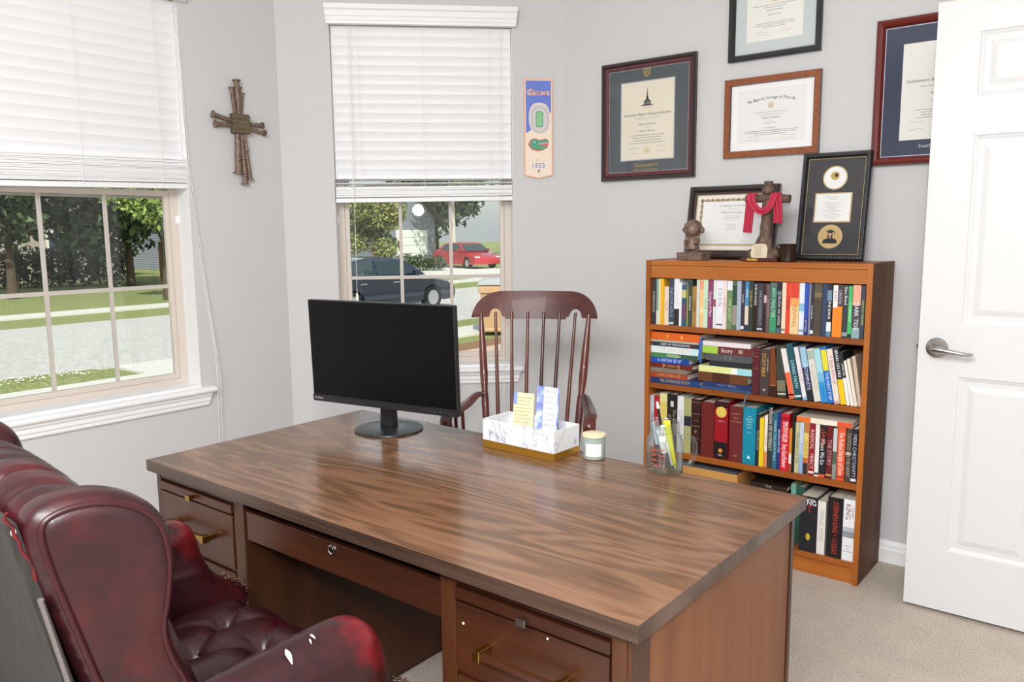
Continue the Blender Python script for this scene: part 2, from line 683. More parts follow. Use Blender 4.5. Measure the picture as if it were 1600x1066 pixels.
def baseboard(name, p, q, nrm):
    p, q, nrm = Vector((*p, 0)), Vector((*q, 0)), Vector((*nrm, 0))
    prof = [(0, 0), (.014, 0), (.014, .055), (.011, .062), (.010, .075), (.005, .084), (0, .09)]
    vs = [tuple(a + nrm * d + Vector((0, 0, h + .001))) for a in (p, q) for d, h in prof]
    n = len(prof)
    fs = [(i, (i + 1) % n, n + (i + 1) % n, n + i) for i in range(n)] + [tuple(range(n - 1, -1, -1)), tuple(range(n, 2 * n))]
    b = MB(); b.add(vs, fs, M_white)
    return struct(fixn(b.build(name)))
baseboard('baseboard_right', (XC, YR), (.262, YR), (0, -1))
baseboard('baseboard_middle', (XL, YM), (XC, YR), (S2, -S2))
baseboard('baseboard_left', (XL, YB), (XL, YM), (1, 0))
baseboard('baseboard_back', (XL, YB), (XE, YB), (0, 1))

# ------------------------------------------------------------------ windows
def window(name, T, w0, w1, horn):
    e = struct(empty(name, T @ Vector(((w0 + w1) / 2, .05, WZ0))))
    inv = Matrix.Translation(-Vector(e.location))
    def mb():
        b = MB(); b.T = inv @ T
        return b
    D = .105                                  # frame plane behind the wall face
    zb, zt = .667, 2.35
    # frame
    b = mb()
    f = .035
    b.box(w0 + .001, w0 + f, D, TH, zb, zt, M_vinyl)
    b.box(w1 - f, w1 - .001, D, TH, zb, zt, M_vinyl)
    b.box(w0 + f, w1 - f, D, TH, zb, zb + f * .7, M_vinyl)
    b.box(w0 + f, w1 - f, D, TH, zt - f, zt, M_vinyl)
    b.build('window_frame', e, bevel=.002)
    zmeet = 1.512
    g0, g1 = w0 + f + .006, w1 - f - .006
    for (z0, z1, y, nm) in ((zb + f * .7, zmeet + .018, D + .006, 'lower_sash'), (zmeet - .018, zt - f, D + .030, 'upper_sash')):
        b = mb()
        s = .022
        b.box(w0 + f, w0 + f + s, y, y + .022, z0, z1, M_vinyl)
        b.box(w1 - f - s, w1 - f, y, y + .022, z0, z1, M_vinyl)
        b.box(w0 + f + s, w1 - f - s, y, y + .022, z0, z0 + .024, M_vinyl)
        b.box(w0 + f + s, w1 - f - s, y, y + .022, z1 - .026, z1, M_vinyl)
        so = b.build(nm, e, bevel=.002)
        x0, x1, a0, a1 = w0 + f + s, w1 - f - s, z0 + .024, z1 - .026
        b = mb()
        for k in (1, 2):
            xm = x0 + (x1 - x0) * k / 3
            b.box(xm - .0085, xm + .0085, y + .008, y + .014, a0, a1, M_mullion)
        zm = (a0 + a1) / 2
        b.box(x0, x1, y + .0085, y + .0135, zm - .0085, zm + .0085, M_mullion)
        b.build('grille', so)
        b = mb()
        b.box(x0 - .002, x1 + .002, y + .017, y + .020, a0 - .002, a1 + .002, M_pane)
        b.build('pane', so)
    # white sash lock clip on the jamb
    b = mb()
    lx = w1 - .004 if name == 'window_1' else w0 + .004
    b.box(lx - .012, lx + .004, D - .012, D + .002, 1.385, 1.42, M_white)
    b.build('jamb_clip', e, bevel=.002)
    # white painted jamb lining of the recess (left window shows it)
    b = mb()
    b.box(w0 - .001, w0 + .0015, .004, D, WZ0, WZ1 - .001, M_white)
    b.box(w1 - .0015, w1 + .001, .004, D, WZ0, WZ1 - .001, M_white)
    b.build('jamb_lining', e)
    # stool and apron
    b = mb()
    h0, h1 = w0 - horn, w1 + horn
    prof = [(.0, .0), (-.034, .0), (-.040, .006), (-.041, .012), (-.036, .020), (-.028, .024), (.0, .024)]
    n = len(prof)
    vs = [(x, y, .631 + z) for x in (h0, h1) for y, z in prof]
    b.add(vs, [(i, (i + 1) % n, n + (i + 1) % n, n + i) for i in range(n)] + [tuple(range(n)), tuple(range(2 * n - 1, n - 1, -1))], M_white)
    b.box(w0 + .001, w1 - .001, 0, D + .01, .640, .667, M_white)
    fixn(b.build('sill', e))
    b = mb()
    prof = [(0, .570), (-.010, .571), (-.014, .577), (-.013, .588), (-.018, .594), (-.017, .610), (-.024, .618), (-.026, .631), (0, .631)]
    n = len(prof)
    vs = []
    for x, sgn in ((w0 - horn + .012, 1), (w1 + horn - .012, -1)):
        for y, z in prof:
            vs.append((x + sgn * (.631 - z) * .22, y, z))
    b.add(vs, [(i, (i + 1) % n, n + (i + 1) % n, n + i) for i in range(n)] + [tuple(range(n)), tuple(range(2 * n - 1, n - 1, -1))], M_white)
    fixn(b.build('apron', e))
    return e
window('window_1', T_LEFT, 1.018, 1.896, .052)
window('window_2', T_MID, .2456, 1.1175, .040)

def blind(label, T, w0, w1, zbot, skew, gap):
    base = T @ Vector(((w0 + w1) / 2, 0, zbot))
    e = tag(empty('window_blind', base), label, 'blind', None)
    inv = Matrix.Translation(-Vector(base))
    def mb():
        b = MB(); b.T = inv @ T
        return b
    cx = (w0 + w1) / 2
    b = mb()                                   # moulded valance
    prof = [(-.003, 2.312), (-.034, 2.312), (-.035, 2.324), (-.038, 2.327), (-.038, 2.343), (-.042, 2.347), (-.042, 2.370), (-.050, 2.378), (-.050, 2.398), (-.003, 2.400)]
    n = len(prof)
    vs = [(x + sg * (2.4 - z) * .10, y, z) for x, sg in ((w0 - .016, 1), (w1 + .026, -1)) for y, z in prof]
    b.add(vs, [(i, (i + 1) % n, n + (i + 1) % n, n + i) for i in range(n)] + [tuple(range(n)), tuple(range(2 * n - 1, n - 1, -1))], M_white)
    fixn(b.build('valance', e))
    b = mb()                                   # slats hanging closed, the lowest ones bunched up
    x0, x1 = w0 + .006, w1 - .004
    def slat(z, tilt, k=0.0, yc=.030, ht=.0013):
        c, s_ = math.cos(tilt), math.sin(tilt)
        N = 5
        top, bot = [], []
        for i in range(N):
            u = (i / (N - 1) - .5) * .050
            w = .0028 * (1 - (2 * i / (N - 1) - 1) ** 2)
            top.append((u * c - (w + ht) * s_, u * s_ + (w + ht) * c))
            bot.append((u * c - (w - ht) * s_, u * s_ + (w - ht) * c))
        pr = top + bot[::-1]
        n = len(pr)
        vs = [(x, yc + y, z + zz + k * (x - cx)) for x in (x0, x1) for y, zz in pr]
        b.add(vs, [(i, (i + 1) % n, n + (i + 1) % n, n + i) for i in range(n)] + [tuple(range(n)), tuple(range(2 * n - 1, n - 1, -1))], M_slat)
    z = 2.290
    zstop = zbot + (.135 if gap else .105)
    while z > zstop:
        slat(z, R(-74))
        z -= .0445
    if gap:
        slat(zbot + .108, R(-8), 0)
        slat(zbot + .088, R(-5), .004)
    k = 0
    zz = zbot + .027
    ztop = zbot + .075 if gap else z + .0445 - .016
    while zz < ztop:
        slat(zz, R(random.uniform(-1.5, 1.5)), skew + random.uniform(-.001, .0015), ht=.0021)
        zz += .0050
        k += 1
    fixn(b.build('slats', e, smooth=30))
    b = mb()
    for x_, dz in ((0, 0),):
        vs = []
        for x in (x0 - .001, x1 + .001):
            for y, zz in ((.006, 0), (.054, 0), (.054, .018), (.050, .021), (.010, .021), (.006, .018)):
                vs.append((x, y, zbot + zz + skew * (x - cx)))
        b.add(vs, [(i, (i + 1) % 6, 6 + (i + 1) % 6, 6 + i) for i in range(6)] + [tuple(range(6)), tuple(range(11, 5, -1))], M_slat)
    fixn(b.build('bottom_rail', e, bevel=.001))
    b = mb()
    for fx in (.15, .5, .87):
        x = w0 + (w1 - w0) * fx
        b.tube([(x, .003, 2.315), (x, .003, zbot + .01)], .0011, M_cord, 6)
    b.build('ladder_cord', e)
    return e, mb
bl, mb1 = blind('white closed slat blind over the left window beside the wall cross', T_LEFT, 1.018, 1.896, 1.527, .020, False)
b = mb1()
P = [(1.876, -.004, 2.31), (1.895, -.006, 1.60), (1.925, -.012, 1.20), (1.955, -.030, .80), (1.952, -.045, .66), (1.956, -.03, .60), (1.960, -.02, .42), (1.962, -.01, .20)]
b.tube(P, .0016, M_cord, 6)
b.tube([(p[0] + .008 + (.006 if i > 3 else 0), p[1], p[2]) for i, p in enumerate(P)], .0016, M_cord, 6)
b.build('lift_cord', bl, smooth=60)
bl, mb2 = blind('white slat blind over the middle window, part raised', T_MID, .2456, 1.1175, 1.487, .008, True)
b = mb2()
b.tube([(.335, -.006, 2.31), (.335, -.006, 1.530)], .0014, M_cord, 6)
b.lathe([(.002, 1.545), (.005, 1.535), (.008, 1.515), (.008, 1.508), (.003, 1.505)], M_white, 10, (.335, -.006, 0))
b.tube([(.345, -.006, 2.31), (.336, -.006, 1.02)], .0014, M_cord, 6)
b.lathe([(.002, 1.045), (.006, 1.035), (.008, 1.015), (.008, 1.003), (.003, 1.000)], M_white, 10, (.336, -.006, 0))
b.build('tilt_cord', bl, smooth=60)
b = mb2()
b.tube([(1.060, -.008, 2.31), (1.052, -.010, 1.49), (1.056, -.05, .66), (1.058, -.05, .15)], .0015, M_cord, 6)
b.build('lift_cord', bl, smooth=60)

# ------------------------------------------------------------------ the open door
DX0, DX1, DY, DZ0, DZ1 = -.608, .235, 2.986, .014, 2.056
b = MB()
b.T = Matrix.Translation((-DX0, -DY, -DZ0))
# slab face is built around six recessed panels
cols = [(-.482, -.262), (-.150, .108)]
cols = [(-.482, -.235), (-.138, .109)]
rows = [(.232, .842), (1.020, 1.630), (1.752, 1.950)]
xs = sorted({DX0, DX1, *[c for cc in cols for c in cc]})
zs = sorted({DZ0, DZ1, *[c for cc in rows for c in cc]})
for i in range(len(xs) - 1):
    for j in range(len(zs) - 1):
        x0, x1, z0, z1 = xs[i], xs[i + 1], zs[j], zs[j + 1]
        pan = (x0, x1) in cols and (z0, z1) in rows
        for y, sg in ((DY, 1), (DY + .035, -1)):
            def ring(k, d):
                return [(x0 + k, y + sg * d, z0 + k), (x1 - k, y + sg * d, z0 + k), (x1 - k, y + sg * d, z1 - k), (x0 + k, y + sg * d, z1 - k)]
            if not pan:
                q = ring(0, 0)
                b.add(q if sg == 1 else q[::-1], [(0, 1, 2, 3)], M_door)
            else:
                st = [(0, 0), (.003, .0035), (.010, .0060), (.014, .0085), (.030, .0085), (.046, .0035), (.050, .003)]
                rg = [ring(k, d) for k, d in st]
                vs = [v for r_ in rg for v in r_]
                fs = []
                for k in range(len(st) - 1):
                    for a in range(4):
                        c = (a + 1) % 4
                        f = (k * 4 + a, k * 4 + c, k * 4 + 4 + c, k * 4 + 4 + a)
                        fs.append(f if sg == 1 else f[::-1])
                l = (len(st) - 1) * 4
                f = (l, l + 1, l + 2, l + 3)
                fs.append(f if sg == 1 else f[::-1])
                b.add(vs, fs, M_door)
Y0, Y1 = DY, DY + .035
b.add([(DX0, Y0, DZ0), (DX0, Y1, DZ0), (DX0, Y1, DZ1), (DX0, Y0, DZ1)], [(0, 3, 2, 1)], M_door)
b.add([(DX1, Y0, DZ0), (DX1, Y1, DZ0), (DX1, Y1, DZ1), (DX1, Y0, DZ1)], [(0, 1, 2, 3)], M_door)
b.add([(DX0, Y0, DZ0), (DX1, Y0, DZ0), (DX1, Y1, DZ0), (DX0, Y1, DZ0)], [(0, 3, 2, 1)], M_door)
b.add([(DX0, Y0, DZ1), (DX1, Y0, DZ1), (DX1, Y1, DZ1), (DX0, Y1, DZ1)], [(0, 1, 2, 3)], M_door)
door = empty('door_1', (DX0, DY, DZ0))
struct(door)
b.build('door_slab', door)
b = MB()
hx, hz = .057, .921
b.lathe([(.034, 0), (.034, -.004), (.031, -.007), (.026, -.0085), (.022, -.0125), (.015, -.017), (.013, -.040), (.0125, -.052)], M_nickel, 32, (hx, 0, hz), axis='y')
b.tube([(hx - .004, -.050, hz), (hx + .012, -.054, hz), (hx + .05, -.056, hz - .004), (hx + .085, -.055, hz - .008), (hx + .105, -.050, hz - .010), (hx + .110, -.040, hz - .010)], [.013, .012, .0085, .0065, .006, .0055], M_nickel, 12)
b.lathe([(.014, -.048), (.014, -.058), (.011, -.0605), (.006, -.0605)], M_nickel, 20, (hx, 0, hz), axis='y')
fixn(b.build('door_handle', door, smooth=40))
b = MB()
b.box(-.0015, .0005, .006, .029, hz - .028, hz + .028, M_nickel)
b.box(-.009, .0, .011, .024, hz - .008, hz + .008, M_nickel)
b.build('latch', door)
b = MB()
b.box(.252, .262, 2.90, 3.06, 0, 2.10, M_white)
b.box(.235, .262, 3.02, 3.06, 0, 2.10, M_white)
struct(b.build('trim_1'))

# ------------------------------------------------------------------ outside
G = -.76
M_grass = mat('lawn', '#6f9a3f', .9, spec=.1)
t = NT(M_grass)
n1 = t.noise(t.mapped((1, 1, 1)), 18, 4, .7)
n2 = t.noise(t.mapped((1, 1, 1)), .6, 2, .5)
t.color(t.mix(t.math('MULTIPLY', n2, .5), t.ramp(n1, [(.3, '#4a5f34'), (.5, '#8c9560'), (.72, '#c0ba8c')]), '#a3a66c'))
t.bump(n1, .8, .05)
M_road = mat('road_asphalt', '#c9c8c8', .9)
t = NT(M_road)
t.color(t.ramp(t.noise(t.mapped((1, 1, 1)), 14, 5, .8), [(.35, '#aaa69f'), (.6, '#cfcbc4')]))
M_walk = mat('sidewalk_concrete', '#d6d2c8', .9)
M_mulch = mat('mulch', '#8a6a4a', .95)
M_paver = mat('tan_paver', '#c8ae98', .9)

def ground(name, x0, x1, y0, y1, z0, z1, m, kind='structure', label=None, cat=None):
    b = MB(); b.box(x0, x1, y0, y1, z0, z1, m)
    o = b.build(name)
    o['kind'] = kind
    return tag(o, label, cat)
def L(x0, x1, y0, y1, z, nm, m):
    return ground(nm, x0, x1, y0, y1, G - .3, z, m)
L(-120, -3.7, -60, 120, G - .02, 'lawn', M_grass)
L(-20.1, -12.9, -60, 120, G, 'road', M_road)
L(-23.5, -22.4, -60, 120, G + .02, 'sidewalk', M_walk)
L(-11.8, -10.75, -60, 120, G + .02, 'sidewalk', M_walk)
L(-12.9, -11.8, 5.9, 9.6, G + .015, 'driveway', M_walk)
L(-10.75, -5.2, 5.9, 9.0, G + .015, 'driveway', M_walk)
L(-9.95, -9.3, 9.0, 30, G + .03, 'mulch_bed', M_mulch)
L(-9.3, -6.5, 9.0, 14, G + .035, 'paver_path', M_paver)
L(-38, -23.5, 27.0, 35.0, G + .012, 'driveway', M_walk)
# mounded verge in front of the left window, flowers in the grass
b = MB()
vs, fs = [], []
NX, NY = 10, 40
for i in range(NX + 1):
    for j in range(NY + 1):
        u, w = i / NX, j / NY
        x = -12.9 + 1.1 * u + .0
        y = -6 + 11.6 * w
        h = .10 * math.sin(PI * u) * min(1, (1 - w) * 6)
        vs.append((x, y, G + .01 + h + random.uniform(0, .02)))
for i in range(NX):
    for j in range(NY):
        a = i * (NY + 1) + j
        fs.append((a, a + NY + 1, a + NY + 2, a + 1))
b.add(vs, fs, M_grass)
o = b.build('grass_verge', smooth=180)
o['kind'] = 'structure'
b = MB()
gf = random.Random(3)
M_fl = mat('white_petals', '#f4f2e6', .6)
for k in range(70):
    b.ball((gf.uniform(-12.55, -12.05), gf.uniform(3.9, 5.2), G + .085 + gf.uniform(0, .03)), .016, M_fl, 6, 4, (1, 1, .5))
o = b.build('clover_flowers')
tag(o, 'tiny white flowers scattered over the near grass verge outside the left window', 'flowers', kind='stuff')

M_leafd = mat('dark_leaves', '#39452f', .6)
M_leafm = mat('mid_leaves', '#5c7048', .6)
M_leafb = mat('bright_leaves', '#9fb35c', .6)
M_leafy = mat('olive_leaves', '#a3a25e', .6)
M_bark = mat('bark', '#5a4a3c', .9)
M_barkw = mat('pale_bark', '#cfc8bd', .9)

def leaf_blob(b, rng, blobs, n, size, mats):
    tot = sum(q[3] ** 2 for q in blobs)
    for (cx, cy_, cz, r, sz) in blobs:
        k = int(n * r * r / tot)
        for _ in range(k):
            u = Vector((rng.gauss(0, 1), rng.gauss(0, 1), rng.gauss(0, 1))).normalized()
            q = Vector((cx, cy_, cz)) + Vector((u.x * r, u.y * r, u.z * r * sz)) * rng.uniform(.55, 1.08)
            a = Vector((rng.gauss(0, 1), rng.gauss(0, 1), rng.gauss(0, 1))).normalized()
            c = a.cross(Vector((rng.gauss(0, 1), rng.gauss(0, 1), rng.gauss(0, 1)))).normalized()
            s_ = size * rng.uniform(.6, 1.3)
            b.add([tuple(q - a * s_), tuple(q + c * s_ * .5), tuple(q + a * s_), tuple(q - c * s_ * .5)], [(0, 1, 2, 3)], mats[0] if rng.random() < .6 else mats[-1])

def tree(x, y, trunk_h, crown, mats, label, name='tree', trunk_r=.16, n=3500, size=.16, bark=None, seed=1, cat='tree', group=None, gz=G, lean=(0, 0)):
    e = tag(empty(name, (x, y, gz)), label, cat, group)
    b = MB()
    if trunk_h:
        b.tube([(0, 0, -.05), (lean[0] * .4, lean[1] * .4, trunk_h * .5), (lean[0], lean[1], trunk_h)], [trunk_r * 1.2, trunk_r * .8, trunk_r * .55], bark or M_bark, 10)
        for c in crown[:5]:
            b.tube([(lean[0] * .7, lean[1] * .7, trunk_h * .75), (c[0] * .7, c[1] * .7, c[2])], [trunk_r * .4, trunk_r * .15], bark or M_bark, 6)
        b.build('trunk', e, smooth=60)
    b = MB()
    leaf_blob(b, random.Random(seed), crown, n, size, mats)
    b.build('crown', e)
    return e
def crown(seed, n, R_, H0, H1, r):
    g = random.Random(seed)
    out = []
    for i in range(n):
        a = g.uniform(0, 2 * PI)
        d = R_ * math.sqrt(g.random())
        out.append((d * math.cos(a), d * math.sin(a), g.uniform(H0, H1), r * g.uniform(.7, 1.2), .8))
    return out
tree(-30.0, 10.6, 2.6, crown(3, 12, 2.2, 3.0, 7.2, 1.7), [M_leafd, M_leafm], 'dark spreading tree across the street, leftmost behind the left window', n=9000, seed=3, size=.2)
tree(-32.4, 15.8, 2.6, crown(5, 12, 2.0, 2.6, 7.0, 1.6), [M_leafd, M_leafm], 'dark green tree in the second pane of the left window', n=8000, seed=5, size=.2)
tree(-34.6, 21.2, 2.8, crown(6, 12, 2.4, 2.8, 6.4, 1.7), [M_leafm, M_leafd], 'mid green tree behind the window bar right of the dark trees', n=7000, seed=6, size=.2)
tree(-25.0, 13.4, 2.2, crown(8, 10, 1.5, 2.7, 4.4, .9), [M_leafb, M_leafm], 'sunlit yellow-green tree at the right of the left window', n=8000, seed=8, size=.11)
tree(-30.6, 27.3, 1.3, crown(11, 13, 1.25, 1.3, 3.6, .75), [M_leafy, M_leafm], 'round ornamental tree with olive leaves outside the middle window', n=6500, seed=11, size=.10, trunk_r=.1, name='ornamental_tree')
tree(-35.0, 25.6, .6, crown(12, 8, 1.2, .6, 2.6, .8), [M_leafd, M_leafm], 'dense green shrub at the left edge of the middle window', n=3500, seed=12, size=.10, name='shrub', cat='shrub')
tree(-36.5, 39.5, 5.2, crown(13, 10, 2.6, 5.2, 8.5, 1.5), [M_leafm, M_leafb], 'slender pale-trunked tree beside the red car', n=3500, seed=13, size=.16, bark=M_barkw, trunk_r=.20, name='pale_trunk_tree')
tree(-31.0, 31.0, 0, [(0, 0, .45, .6, .8), (.7, .5, .4, .5, .8), (-.7, -.5, .45, .6, .8)], [M_leafd, M_leafm], 'low clipped hedge below the olive tree', n=2200, seed=14, size=.07, name='hedge', cat='hedge')
tree(-35.5, 37.2, 0, [(0, 0, .45, .55, .9), (.4, .4, .5, .45, .9)], [M_leafm, M_leafd], 'small round bush at the foot of the pale trunk', n=1600, seed=15, size=.07, name='bush', cat='bush')
for i, (x, y, s_) in enumerate(((-50, 52, 31), (-44, 61, 32), (-35, 67, 33), (-25, 72, 34))):
    tree(x, y, 4, crown(s_, 12, 3.4, 3, 9.5, 2.3), [M_leafm, M_leafd], ('leftmost', 'second', 'third', 'rightmost')[i] + ' of the tall green trees far behind the red car', n=4500, seed=s_, size=.32, group='trees far behind the red car')
tree(-38.2, 9.5, 0, [(-1 + .9 * k * .35, k * .9 - 5, .8, .9, .9) for k in range(14)], [M_leafd, M_leafd], 'long dark hedge along the house across the street', n=9000, seed=21, size=.12, name='hedge', cat='hedge')

# houses across the street
M_stucco = mat('beige_stucco', '#b8aea0', .9)
M_siding = mat('grey_siding', '#8b8f98', .8)
t = NT(M_siding)
w_ = t.n('TexWave', wave_type='BANDS', bands_direction='Z')
w_.inputs['Scale'].default_value = 2.2
t.l(t.mapped((1, 1, 1)), w_.inputs[0])
t.color(t.ramp(w_.outputs[0], [(.1, '#6f7480'), (.4, '#989ca6')]))
M_roof = mat('shingle_roof', '#6b6058', .9)
M_winfar = mat('far_window', '#39424a', .2)
M_garage = mat('white_garage', '#eeeeea', .7)
def house(x0, x1, y0, y1, h, m, label, holes=(), gar=None, ridge='y', rh=2.2):
    e = tag(empty('house', ((x0 + x1) / 2, (y0 + y1) / 2, G)), label, 'house')
    T_ = Matrix.Translation((-(x0 + x1) / 2, -(y0 + y1) / 2, 0))
    b = MB(); b.T = T_
    b.box(x0, x1, y0, y1, -.1, h, m)
    if ridge == 'x':
        for yy in (0,):
            b.add([(x1, y0, h), (x1, y1, h), (x1, (y0 + y1) / 2, h + rh), (x0, y0, h), (x0, y1, h), (x0, (y0 + y1) / 2, h + rh)], [(0, 1, 2), (3, 5, 4)], m)
    fixn(b.build('wall', e))
    b = MB(); b.T = T_
    o = .5
    if ridge == 'y':
        xm = (x0 + x1) / 2
        b.add([(x0 - o, y0 - o, h), (x1 + o, y0 - o, h), (x1 + o, y1 + o, h), (x0 - o, y1 + o, h), (xm, y0 + 2.5, h + rh), (xm, y1 - 2.5, h + rh)],
              [(0, 1, 4), (1, 2, 5, 4), (2, 3, 5), (3, 0, 4, 5), (0, 3, 2, 1)], M_roof)
    else:
        ym = (y0 + y1) / 2
        for s_ in (-1, 1):
            ye = y0 - o if s_ < 0 else y1 + o
            zz = h - o * rh / ((y1 - y0) / 2)
            vs = [(x0 - o, ye, zz), (x1 + o, ye, zz), (x1 + o, ym, h + rh), (x0 - o, ym, h + rh)]
            vs += [(v[0], v[1], v[2] + .16) for v in vs]
            b.add(vs, [(0, 1, 2, 3), (4, 7, 6, 5), (0, 4, 5, 1), (1, 5, 6, 2), (2, 6, 7, 3), (3, 7, 4, 0)], M_roof)
    fixn(b.build('roof', e))
    for (ya, yb, za, zb) in holes:
        b = MB(); b.T = T_
        b.box(x1 - .02, x1 + .06, ya - .1, yb + .1, za - .1, zb + .1, M_garage)
        b.box(x1 + .03, x1 + .08, ya, yb, za, zb, M_winfar)
        b.build('window', e)
    if gar:
        b = MB(); b.T = T_
        for k in range(4):
            z0 = .05 + k * .55
            b.box(x1 - .02, x1 + .05, gar[0], gar[1], z0, z0 + .53, M_garage)
        b.build('garage_door', e, bevel=.03)
    return e
house(-52, -40.5, 2, 19.5, 3.0, M_stucco, 'beige house with a brown roof behind the dark trees', ((8, 9.2, 1, 2.2), (12, 13.4, 1, 2.2), (16, 17.2, 1, 2.2)))
house(-50, -41, 24.5, 34.5, 3.1, M_siding, 'grey sided house behind the olive ornamental tree', ((29.5, 31, 1, 2.3),), None, 'x', 2.6)
house(-50, -40.6, 37.0, 42.0, 3.1, M_siding, 'grey gabled garage wing left of the pale trunk', (), (38.2, 41.2), 'x', 2.2)
# timber fence seen under the sunlit tree
b = MB()
M_fence = mat('brown_fence', '#8d7350', .9)
for k in range(22):
    b.box(-.03, .03, k * .17, k * .17 + .15, 0, 1.75, M_fence)
for k in (.4, 1.35):
    b.box(-.07, -.03, 0, 3.74, k, k + .09, M_fence)
o = b.build('timber_fence', loc=(-36.5, 19.2, G))
tag(o, 'brown board fence under the sunlit tree outside the left window', 'fence')

# cars
M_cglass = mat('car_glass', '#2a3a3c', .08, spec=.8)
M_tyre = mat('tyre', '#17171a', .8)
M_rim = mat('wheel_rim', '#c8c8ca', .3, .8)
M_lampw = mat('headlamp', '#e8eef0', .15)
M_lampr = mat('tail_lamp', '#8a1518', .2)
def car(name, label, paint, loc, rz):
    e = tag(empty(name, loc, rz), label, 'car')
    Lh, W, = 2.35, .91
    # lower body outline (x along the length, front +x)
    pts = [(-2.33, .42), (-2.36, .62), (-2.32, .88), (-2.22, .99), (-1.75, 1.02), (-1.2, .99), (0, .97), (.95, .95), (1.5, .88), (2.05, .76), (2.30, .62), (2.36, .42), (2.30, .26),
           (1.86, .24)]
    def arch(cx):
        return [(cx + .36 * math.cos(R(a)), .31 + .37 * math.sin(R(a))) for a in range(0, 181, 20)]
    body = pts + arch(1.42) + [(.9, .22), (-.9, .22)] + arch(-1.40) + [(-1.9, .26)]
    b = MB()
    n = len(body)
    stations = [(-W, .06), (-W + .10, 0), (W - .10, 0), (W, .06)]
    vs = []
    for y, k in stations:
        for (x, z) in body:
            f = 1 - .03 * (k > 0)
            vs.append((x * f, y, .22 + (z - .22) * (1 - k) if z > .7 else z))
    fs = [tuple(range(n)), tuple(range(4 * n - 1, 3 * n - 1, -1))]
    for s_ in range(3):
        for i in range(n):
            j = (i + 1) % n
            fs.append((s_ * n + i, s_ * n + n + i, s_ * n + n + j, s_ * n + j))
    b.add(vs, fs, paint)
    fixn(b.build('body', e, smooth=35))
    # cabin
    cab = [(-2.0, .98), (-1.35, 1.36), (-.75, 1.45), (-.05, 1.46), (.45, 1.38), (1.18, .95)]
    b = MB()
    n = len(cab)
    ins = [0, .17, .22, .22, .19, 0]
    vs = [(x, sg * (W - .05 - i_), z) for sg in (-1, 1) for (x, z), i_ in zip(cab, ins)]
    fs = [tuple(range(n)), tuple(range(2 * n - 1, n - 1, -1))] + [(i, n + i, n + i + 1, i + 1) for i in range(n - 1)]
    b.add(vs, fs, paint)
    fixn(b.build('cabin', e, smooth=25))
    def side(x, z, sg):
        k = max(0, min(1, (z - .97) / .45))
        return (x, sg * (W - .05 - .20 * k + .012), z)
    for sg in (-1, 1):
        for q in ([(-1.55, 1.03), (-.60, 1.02), (-.60, 1.38), (-.85, 1.38), (-1.25, 1.30)], [(-.52, 1.02), (.40, 1.00), (.86, 1.00), (.38, 1.30), (.0, 1.39), (-.52, 1.39)]):
            b = MB()
            o1 = [side(x, z, sg) for x, z in q]
            o2 = [(v[0], v[1] - sg * .01, v[2]) for v in o1]
            k = len(q)
            b.add(o1 + o2, [tuple(range(k)), tuple(range(2 * k - 1, k - 1, -1))] + [(i, (i + 1) % k, k + (i + 1) % k, k + i) for i in range(k)], M_cglass)
            fixn(b.build('side_window', e))
        b = MB()
        b.box(.62, .80, sg * (W + .0) - .0, sg * (W + .16), .98, 1.12, paint)
        fixn(b.build('mirror', e, bevel=.03))
        b = MB(); b.box(-.05, .16, sg * (W - .01), sg * (W + .012), .80, .83, M_rim)
        fixn(b.build('door_handle', e))
        b = MB(); b.box(-1.15, -.94, sg * (W - .01), sg * (W + .012), .80, .83, M_rim)
        fixn(b.build('door_handle', e))
        b = MB(); b.box(2.02, 2.27, sg * .55, sg * .84, .58, .70, M_lampw); fixn(b.build('headlamp', e, bevel=.03))
        b = MB(); b.box(-2.34, -2.22, sg * .52, sg * .84, .74, .88, M_lampr); fixn(b.build('tail_lamp', e, bevel=.03))
    b = MB()
    b.add([(.54, -.66, 1.345), (.54, .66, 1.345), (1.14, .80, .985), (1.14, -.80, .985)] + [(.54, -.66, 1.365), (.54, .66, 1.365), (1.16, .80, 1.0), (1.16, -.80, 1.0)],
          [(0, 1, 2, 3), (4, 7, 6, 5), (0, 4, 5, 1), (1, 5, 6, 2), (2, 6, 7, 3), (3, 7, 4, 0)], M_cglass)
    fixn(b.build('windscreen', e))
    b = MB()
    b.add([(-1.40, -.66, 1.34), (-1.40, .66, 1.34), (-1.95, .78, 1.01), (-1.95, -.78, 1.01)] + [(-1.42, -.66, 1.36), (-1.42, .66, 1.36), (-1.98, .78, 1.03), (-1.98, -.78, 1.03)],
          [(0, 1, 2, 3), (4, 7, 6, 5), (0, 4, 5, 1), (1, 5, 6, 2), (2, 6, 7, 3), (3, 7, 4, 0)], M_cglass)
    fixn(b.build('rear_window', e))
    for cx in (1.42, -1.40):
        for sg in (-1, 1):
            b = MB()
            y = sg * (W - .11)
            b.lathe([(.20, -.10), (.315, -.10), (.325, -.07), (.325, .07), (.315, .10), (.20, .10)], M_tyre, 24, (cx, y, .325), axis='y')
            w = fixn(b.build('wheel', e, smooth=40))
            b = MB()
            b.lathe([(.21, 0), (.20, sg * .015), (.06, sg * .03), (.03, sg * .04)], M_rim, 20, (cx, y + sg * .085, .325), axis='y')
            fixn(b.build('hubcap', w, smooth=30))
    return e
M_navycar = mat('navy_car_paint', '#262e42', .18, .2, coat=1)
M_redcar = mat('red_car_paint', '#b81820', .25, .1, coat=1)
car('sedan', 'dark navy sedan parked along the street outside the middle window', M_navycar, (-16.2, 14.3, G), R(90))
car('sedan', 'red car parked on the driveway across the street', M_redcar, (-31.3, 35.0, G), R(-16))

